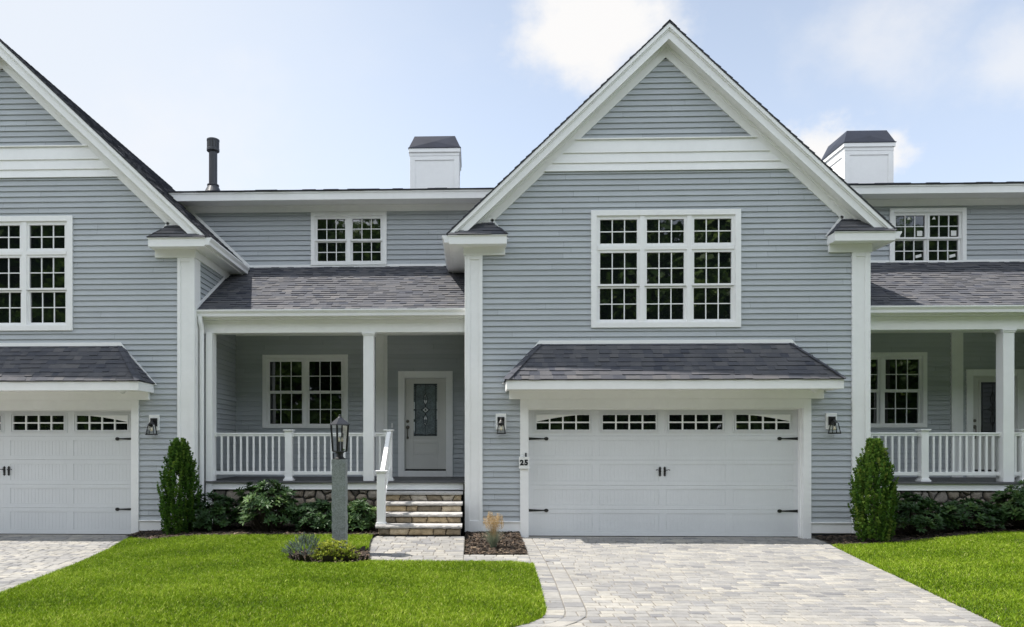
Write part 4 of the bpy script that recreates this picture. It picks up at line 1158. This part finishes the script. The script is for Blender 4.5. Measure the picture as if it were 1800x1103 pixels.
# ---- grass blades
def grass(name, n, x0, x1, y0, y1, seed, label):
    rg = np.random.default_rng(seed)
    px = rg.uniform(x0, x1, n); py = rg.uniform(y0, y1, n)
    # vectorised mask
    if x0 < 3:
        ok = (px > np.interp(-py, [0, .3, 2, 4, 5.4, 7, 9], [-6.16, -6.12, -5.72, -5.42, -5.25, -5.15, -5.1])+.01) & (py < back_left(px)+.03)
        ok &= ~((py > -3.13) & (px > walk_left(py)-.015)); ok &= ~((py <= -3.13) & (px > drive_left(py)+.015)); ok &= ~(((px+1.98)/.64)**2+((py+2.86)/.5)**2 < 1)
    else:
        ok = (px > drive_right(py)-.02) & (py < back_right(px)+.03)
    px = px[ok]; py = py[ok]; n = len(px)
    sst = lambda a, b, x: (lambda t: t*t*(3-2*t))(np.clip((x-a)/(b-a), 0, 1))
    if x0 < 3: pz = (.03+.11*sst(-3.3, -1.0, py))*(.25+.75*sst(0, 1.3, px-left_edge(py)))*np.where(py < -3, sst(-.02, .35, drive_left(py)-px), 1)+.005
    else: pz = .02*sst(-.02, .35, px-drive_right(py))+.15*sst(0, 3.2, px-drive_right(py))*sst(-5.5, -.8, py)+.005
    patch = .5+.5*np.sin(px*1.7+1.3*np.sin(py*1.1))*np.sin(py*2.1+1.7*np.sin(px*.9))
    clump = np.sin(px*23+4*np.sin(py*9.))*np.sin(py*19+3*np.sin(px*7.))
    h = rg.uniform(.018, .042, n)*(.9+.2*patch+.22*clump); w = rg.uniform(.0016, .0036, n); a = rg.uniform(0, 2*np.pi, n); ln = rg.uniform(.2, 1.2, n)*h; la = rg.uniform(0, 2*np.pi, n)
    dx, dy = np.cos(a)*w, np.sin(a)*w; lx, ly = np.cos(la)*ln, np.sin(la)*ln
    V = np.zeros((n, 5, 3))
    V[:, 0] = np.stack([px-dx, py-dy, pz-.004], 1); V[:, 1] = np.stack([px+dx, py+dy, pz-.004], 1)
    V[:, 2] = np.stack([px+dx*.8+lx*.35, py+dy*.8+ly*.35, pz+h*.6], 1); V[:, 3] = np.stack([px-dx*.8+lx*.35, py-dy*.8+ly*.35, pz+h*.6], 1)
    V[:, 4] = np.stack([px+lx, py+ly, pz+h*.98], 1)
    me = bpy.data.meshes.new(name)
    me.vertices.add(n*5); me.vertices.foreach_set('co', V.reshape(-1))
    base = np.arange(n)*5
    loops = np.stack([base, base+1, base+2, base+3, base+3, base+2, base+4], 1).reshape(-1)
    me.loops.add(n*7); me.loops.foreach_set('vertex_index', loops.astype(np.int32))
    me.polygons.add(n*2); st_ = np.stack([np.arange(n)*7, np.arange(n)*7+4], 1).reshape(-1); me.polygons.foreach_set('loop_start', st_.astype(np.int32))
    me.polygons.foreach_set('loop_total', np.tile([4, 3], n).astype(np.int32))
    me.update(calc_edges=True); me.validate()
    c = np.clip(rg.normal(.44, .25, n)+.26*(patch-.5)+.12*clump+.05*np.sin(py*5.5+.6*np.sin(px*.8)), 0, .93); dry = rg.random(n) < .035; c[dry] = rg.uniform(.93, 1, dry.sum())
    at = me.attributes.new('var', 'FLOAT', 'FACE'); at.data.foreach_set('value', np.repeat(c, 2).astype(np.float32))
    me.materials.append(M['blade']); o = bpy.data.objects.new(name, me); COL.objects.link(o); o['kind'] = 'stuff'; o['label'] = label; return o
grass('grass', 720000, -6.3, .9, -7.8, -.4, 1, 'bright green mown grass on the lawn before the porch')
grass('grass', 460000, 4.5, 11.5, -7.3, -.2, 2, 'bright green mown grass on the lawn right of the driveway')

# ================================================================== planting
def leaf(mb, base, d, up, L, w, c, fold=.25, droop=.15):
    d = d.normalized(); s = d.cross(up)
    if s.length < 1e-4: s = d.orthogonal()
    s.normalize(); n = s.cross(d)
    m = base+d*(L*.5)+n*(-fold*w); tip = base+d*L-n*(droop*L)
    l1 = base+d*(L*.35)+s*w*.5; l2 = base+d*(L*.72)+s*w*.45-n*(droop*L*.4); r1 = base+d*(L*.35)-s*w*.5; r2 = base+d*(L*.72)-s*w*.45-n*(droop*L*.4)
    mid = base+d*(L*.6)-n*(fold*w+droop*L*.25)
    mb.mesh([base, l1, l2, tip, r2, r1, mid], [(0, 6, 2, 1), (6, 3, 2), (0, 5, 4, 6), (6, 4, 3)], c)
def rhodo(loc, rx, ry, rz, n, seed, label, L=.105, bias=0.0, lightc=0.0):
    r = random.Random(seed); t = thing('rhododendron', label, 'shrub', loc, 'rhododendrons along the porch foundations')
    C = Vector(loc); f = MB(); stem = MB()
    lobes = [(Vector((r.gauss(0, 1), r.gauss(0, 1), r.uniform(-.1, 1))).normalized(), r.uniform(.82, 1.16)) for _ in range(12)]
    for i in range(n):
        a = r.uniform(0, 2*math.pi); u = r.uniform(-.25, 1)
        d = Vector((math.cos(a)*math.sqrt(max(0, 1-u*u)), math.sin(a)*math.sqrt(max(0, 1-u*u)), u))
        k = max(lobes, key=lambda l: l[0].dot(d)); rad = (1+(k[1]-1)*max(0, k[0].dot(d))**2)*r.uniform(.66, 1.0)
        p = C+Vector((d.x*rx*rad, d.y*ry*rad, rz*.36+d.z*rz*.62*rad))
        if p.z < C.z+.04: continue
        ax = (Vector((d.x, d.y, d.z*.6))*.7+Vector((r.uniform(-.3, .3), r.uniform(-.3, .3), .75))).normalized()
        e1 = ax.orthogonal().normalized(); e2 = ax.cross(e1); m = r.randint(7, 10); ph = r.random()*6
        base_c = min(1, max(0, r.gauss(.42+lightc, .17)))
        sc = r.uniform(.75, 1.15)
        for q in range(m):
            t_ = ph+2*math.pi*q/m+r.uniform(-.2, .2); el = r.uniform(.15, .75)
            dd = (e1*math.cos(t_)+e2*math.sin(t_))*math.cos(el)+ax*math.sin(el)
            leaf(f, p+ax*r.uniform(-.02, .01), dd, ax, L*sc*r.uniform(.75, 1.1), .034*sc, min(1, max(0, base_c+r.uniform(-.1, .1))))
        for q in range(3):   # young upright leaves
            t_ = r.random()*6.3; dd = (e1*math.cos(t_)+e2*math.sin(t_))*.6+ax
            leaf(f, p, dd, e1, L*sc*.6, .02, min(1, base_c+.25))
        if i % 3 == 0:
            stem.tube([C+Vector((r.uniform(-.08, .08), r.uniform(-.08, .08), .0)), C+(p-C)*.5+Vector((0, 0, -.05)), p-ax*.02], [.012, .008, .004], 5, cap=False)
    f.build('foliage', 'rhodo', t); stem.build('stems', 'bark', t)
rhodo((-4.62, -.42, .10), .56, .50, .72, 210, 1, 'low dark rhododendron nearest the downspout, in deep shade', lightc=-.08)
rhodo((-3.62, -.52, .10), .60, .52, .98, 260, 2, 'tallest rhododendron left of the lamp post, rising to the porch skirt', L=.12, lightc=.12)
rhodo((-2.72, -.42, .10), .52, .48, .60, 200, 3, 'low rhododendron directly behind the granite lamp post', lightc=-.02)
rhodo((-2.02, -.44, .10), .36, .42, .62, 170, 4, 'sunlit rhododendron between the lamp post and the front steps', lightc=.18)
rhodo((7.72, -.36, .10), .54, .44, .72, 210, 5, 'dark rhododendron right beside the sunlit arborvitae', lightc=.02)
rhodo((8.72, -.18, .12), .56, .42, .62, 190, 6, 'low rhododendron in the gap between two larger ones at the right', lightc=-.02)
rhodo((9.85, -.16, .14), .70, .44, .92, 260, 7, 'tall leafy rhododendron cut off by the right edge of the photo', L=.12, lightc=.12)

def arborvitae(loc, H, rad, seed, label, n=1500, light=0):
    r = random.Random(seed); t = thing('arborvitae', label, 'evergreen shrub', loc, 'columnar arborvitae at the gable corners')
    C = Vector(loc); f = MB()
    def prof(h): # h 0..1
        return rad*min(1, .72+.9*h)*(1-max(0, (h-.30)/.70)**1.55)+.015
    def spray(p, ax, pl, L, c):
        m = 5
        for k in range(m):
            th = (k-(m-1)/2)*.36; dd = (ax*math.cos(th)+pl*math.sin(th)).normalized(); st_ = p+ax*(L*.12*abs(k-(m-1)/2))
            ll_ = L*(1-.12*abs(k-(m-1)/2))*r.uniform(.75, 1.15); w = .0046*r.uniform(.8, 1.3); sd = dd.cross(ax.cross(pl)).normalized()*w
            f.mesh([st_-sd*.5, st_+sd*.5, st_+dd*ll_*.6+sd, st_+dd*ll_, st_+dd*ll_*.6-sd], [(0, 1, 2, 3, 4)], min(1, max(0, c+r.uniform(-.12, .12))))
    for i in range(n):
        h = r.uniform(.0, .90) if i > 12 else r.uniform(.80, .90); a = r.uniform(0, 2*math.pi); rr = prof(h)*r.uniform(.5, 1.04)
        b = C+Vector((math.cos(a)*rr, math.sin(a)*rr, .02+h*H)); out_ = Vector((math.cos(a), math.sin(a), 0)); tang = Vector((-math.sin(a), math.cos(a), 0))
        ax = (out_*r.uniform(.02, .38)*(1 if h < .7 else .3)+tang*r.uniform(-.22, .22)+Vector((0, 0, 1))).normalized()
        PL = r.uniform(.15, .31); PL = min(PL, (1.0-h)*H+.02); tone = min(1, max(0, r.gauss(.45+light, .17))); pr = r.uniform(.028, .05)  # light raises the leaf tone: sunlit look put into the foliage colour
        for q in range(26):
            u = r.random(); p = b+ax*(PL*u); t2 = r.uniform(0, 6.28); o = (tang*math.cos(t2)+out_*math.sin(t2)).normalized(); p = p+o*(pr*(1-u)*r.random())
            d2 = (ax+o*r.uniform(.1, .7)*(1-u*.6)+Vector((r.gauss(0, .12), r.gauss(0, .12), 0))).normalized()
            pl = d2.cross(Vector((r.gauss(0, 1), r.gauss(0, 1), r.gauss(0, .3)))).normalized()
            spray(p, d2, pl, r.uniform(.024, .055), tone+.18*(u-.5))
    f.build('foliage', 'arb', t)
    tr = MB(); tr.tube([C, C+Vector((.01, 0, H*.5)), C+Vector((0, 0, H*.92))], [.04, .025, .006], 8)
    for i in range(60):
        h = r.uniform(.05, .85); a = r.random()*6.28; p = C+Vector((0, 0, h*H)); tr.tube([p, p+Vector((math.cos(a)*prof(h)*.6, math.sin(a)*prof(h)*.6, .12))], [.008, .003], 4, cap=False)
    tr.build('trunk', 'bark', t)
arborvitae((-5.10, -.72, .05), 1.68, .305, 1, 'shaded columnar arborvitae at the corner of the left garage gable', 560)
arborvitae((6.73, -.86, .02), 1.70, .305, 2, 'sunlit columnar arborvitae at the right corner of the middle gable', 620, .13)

# dwarf blue spruce, golden shrub, ornamental grass
def spruce(loc):
    r = random.Random(3); t = thing('dwarf_blue_spruce', 'low silvery blue dwarf spruce in the mulch left of the lamp post', 'dwarf spruce', loc); C = Vector(loc); f = MB(); st_ = MB()
    for i in range(230):
        a = r.uniform(0, 6.28); u = r.uniform(.02, 1)**.9; d = Vector((math.cos(a)*math.sqrt(1-u*u), math.sin(a)*math.sqrt(1-u*u), u))
        k = r.uniform(.6, 1.05); p = C+Vector((d.x*.27*k, d.y*.25*k, .06+d.z*.22*k)); ax = (d+Vector((0, 0, .35))+Vector((r.gauss(0, .2), r.gauss(0, .2), 0))).normalized(); L = r.uniform(.06, .10)
        st_.tube([p, p+ax*L], [.003, .002], 4, cap=False)
        e1 = ax.orthogonal().normalized(); e2 = ax.cross(e1); c = r.uniform(.2, .9)
        for q in range(34):
            b = p+ax*(L*q/30); t_ = q*2.4; dd = ((e1*math.cos(t_)+e2*math.sin(t_))*.8+ax*.6).normalized(); s = dd.cross(ax).normalized()*.0022
            f.face([b-s, b+s, b+dd*.022], min(1, max(0, c+r.uniform(-.15, .15))))
    f.build('needles', 'spruce', t); st_.build('stems', 'bark', t)
spruce((-2.38, -2.98, .045))
def golden(loc):
    r = random.Random(6); t = thing('golden_shrub', 'low yellow green shrub at the foot of the granite lamp post', 'shrub', loc); C = Vector(loc); f = MB(); st_ = MB()
    for i in range(620):
        a = r.uniform(0, 6.28); u = r.uniform(0, 1); d = Vector((math.cos(a)*math.sqrt(1-u*u), math.sin(a)*math.sqrt(1-u*u), u)); k = r.uniform(.55, 1.08)
        p = C+Vector((d.x*.34*k, d.y*.24*k, .02+d.z*.25*k))
        if i % 4 == 0: st_.tube([C+Vector((d.x*.05, d.y*.05, 0)), p], [.004, .002], 4, cap=False)
        for q in range(7):
            dd = (d*.5+Vector((r.gauss(0, .6), r.gauss(0, .6), r.uniform(.0, 1)))).normalized()
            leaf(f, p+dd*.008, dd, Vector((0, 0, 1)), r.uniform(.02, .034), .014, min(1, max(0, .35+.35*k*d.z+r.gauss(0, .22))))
    f.build('foliage', 'gold', t); st_.build('stems', 'bark', t)
golden((-1.95, -3.06, .04))
def fescue(loc):
    r = random.Random(8); t = thing('ornamental_grass', 'tuft of blue grass with tan seed heads in the mulch by the garage', 'ornamental grass', loc); C = Vector(loc); f = MB(); s_ = MB()
    def bl(mb, p, d, H, w, bend, c):
        side = Vector((-d.y, d.x, 0)).normalized()*w; pts = []
        for i in range(6):
            q = i/5; pts.append(p+Vector((d.x, d.y, 0))*(bend*q*q+.02*q)+Vector((0, 0, H*(q-.25*q*q*min(1, bend*4)))))
        for i in range(5):
            k0, k1 = 1-i/5*.8, 1-(i+1)/5*.9
            mb.face([pts[i]-side*k0, pts[i]+side*k0, pts[i+1]+side*k1, pts[i+1]-side*k1], c)
        return pts[-1]
    for i in range(520):
        a = r.random()*6.28; d = Vector((math.cos(a), math.sin(a), 0)); p = C+d*r.uniform(0, .05)
        bl(f, p, d, r.uniform(.16, .36), .0024, r.uniform(.02, .20), r.random())
    for i in range(190):
        a = r.random()*6.28; d = Vector((math.cos(a), math.sin(a), 0)); p = C+d*r.uniform(0, .035); H = r.uniform(.40, .58)
        tip = bl(s_, p, d, H, .0018, r.uniform(.01, .13), r.random())
        for k in range(9):
            q = tip+Vector((r.gauss(0, .008), r.gauss(0, .008), -k*.011)); dd = Vector((r.gauss(0, .5), r.gauss(0, .5), 1)).normalized(); w = Vector((-dd.y, dd.x, .2)).normalized()*.0035
            s_.face([q-w*.3, q+w, q+dd*.028, q-w], r.uniform(.4, 1))
    f.build('blades', 'fescue', t); s_.build('seed_stalks', 'straw', t)
fescue((.335, -1.75, .045))

# ------------------------------------------------------------------ lamp post
lp = thing('lamp_post', 'rough granite post topped with a black four sided lantern beside the walkway', 'lamp post', (-2.0, -2.35, .05))
r = random.Random(12); p = MB(); nz = 26; rings = []
vs = []; fs = []
for i in range(nz+1):
    z = .0+1.455*i/nz
    for k in range(16):
        s = k//4; q = (k % 4)/4; h = .102
        cs = [(-h, -h), (h, -h), (h, h), (-h, h)]; a, b = cs[s], cs[(s+1) % 4]
        x, y = a[0]+(b[0]-a[0])*q, a[1]+(b[1]-a[1])*q
        jj = .007 if k % 4 == 0 else .0025
        vs.append((-2.0+x+r.uniform(-jj, jj), -2.35+y+r.uniform(-jj, jj), z+(r.uniform(-.004, .004) if 0 < i < nz else 0)))
for i in range(nz):
    for k in range(16): fs.append((i*16+k, i*16+(k+1) % 16, (i+1)*16+(k+1) % 16, (i+1)*16+k))
fs += [tuple(range(15, -1, -1)), tuple(range(nz*16, nz*16+16))]
p.mesh(vs, fs); p.build('post', 'post_granite', lp)
cx, cy = -2.0, -2.35; rot = R(38)+math.pi/4
L = MB()
L.lathe([(.088, 1.456), (.088, 1.468), (.062, 1.484), (.048, 1.50), (.048, 1.54), (.066, 1.55), (.07, 1.568)], cx, cy, 20)
def sq(rd, z): return [(cx+rd*math.cos(rot+k*math.pi/2), cy+rd*math.sin(rot+k*math.pi/2), z) for k in range(4)]
b0, b1 = sq(.108, 1.575), sq(.135, 1.985)
for k in range(4):
    L.tube([b0[k], b1[k]], .018, 4); L.tube([b0[k], b0[(k+1) % 4]], .011, 4); L.tube([b1[k], b1[(k+1) % 4]], .009, 4)
L.lathe([(.06, 1.565), (.06, 1.572)], cx, cy, 4, rot); L.tube([b0[0], b0[2]], .008, 4); L.tube([b0[1], b0[3]], .008, 4)
for k in range(3):
    t = 2.1*k+.4; L.lathe([(.014, 1.58), (.014, 1.72)], cx+.035*math.cos(t), cy+.035*math.sin(t), 10)
lan = L.build('lantern', 'black', lp)
rf = MB()
b2 = sq(.158, 1.985); b3 = sq(.035, 2.085); b4 = sq(.158, 1.972)
for k in range(4):
    q = (k+1) % 4
    rf.face([b2[k], b2[q], b3[q], b3[k]]); rf.face([b4[k], b4[q], b2[q], b2[k]])
rf.face(b3); rf.face(b4[::-1])
rf.lathe([(.034, 2.084), (.026, 2.094), (.014, 2.10), (.016, 2.125), (.006, 2.132)], cx, cy, 14); rf.build('lantern_roof', 'pipe', lan)
gl = MB(); g0, g1 = sq(.100, 1.585), sq(.127, 1.98)
for k in range(4): gl.face([g0[k], g0[(k+1) % 4], g1[(k+1) % 4], g1[k]])
gl.build('lantern_glass', 'clear', lan)
bl = MB()
for k in range(3):
    t = 2.1*k+.4; bl.lathe([(.011, 1.72), (.02, 1.725), (.02, 1.745), (.004, 1.79)], cx+.035*math.cos(t), cy+.035*math.sin(t), 12)
bl.build('bulb', 'bulb', lan, smooth=True)

# ------------------------------------------------------------------ trees across the street (seen in the window panes)
def tree_mesh(seed, H, spread):
    r = random.Random(seed); f = MB(); t = MB()
    t.tube([(0, 0, -.3), (.1, .1, H*.3), (.0, .2, H*.7), (0, 0, H*.9)], [.35, .26, .14, .03], 9)
    lobes = []
    for i in range(34):
        h = r.uniform(.05, .95); a = r.random()*6.28; rr = spread*(1-abs(h-.45)*1.25)*r.uniform(.35, .95)
        c = Vector((math.cos(a)*rr, math.sin(a)*rr, h*H)); lobes.append((c, r.uniform(.9, 1.7)*spread/3.6))
        t.tube([(0, 0, max(1, h*H*.7)), c], [.09, .03], 5, cap=False)
    for c, R_ in lobes:
        tone = r.gauss(.5, .16)
        for k in range(190):
            d = Vector((r.gauss(0, 1), r.gauss(0, 1), r.gauss(0, .8))).normalized()*R_*r.uniform(.55, 1.1); p = c+d
            u = Vector((r.gauss(0, 1), r.gauss(0, 1), r.gauss(0, .7))).normalized(); v = u.orthogonal().normalized(); s = r.uniform(.2, .42)
            f.face([p-u*s, p+v*s*.6, p+u*s, p-v*s*.6], min(1, max(0, tone+r.gauss(0, .16))))
    return f, t
protos = []
tx = [(x, -33) for x in np.arange(-40, 43, 5.6)]+[(x, -39) for x in np.arange(-46, 50, 5.2)]+[(x, -45.5) for x in np.arange(-49, 53, 4.7)]
rt = random.Random(31)
for i, (x, ty) in enumerate(tx):
    k = i % 3; lab = 'tall leafy tree in the row across the street from the townhouses'
    loc = (x+rt.uniform(-1, 1), ty+rt.uniform(-1.5, 1.5), 0)
    if len(protos) < 3:
        f, t = tree_mesh(50+k, 17.5+k*1.2, 4.6)
        o = thing('leafy_tree', lab, 'tree', (0, 0, 0), 'trees across the street')
        fo = f.build('crown', 'treeleaf', o); to = t.build('trunk', 'bark', o); protos.append((o, fo, to)); o.location = loc
    else:
        o0, f0, t0 = protos[k]; o = o0.copy(); COL.objects.link(o); o.location = loc; o.rotation_euler = (0, 0, rt.random()*6)
        for q in (f0, t0): c = q.copy(); COL.objects.link(c); c.parent = o
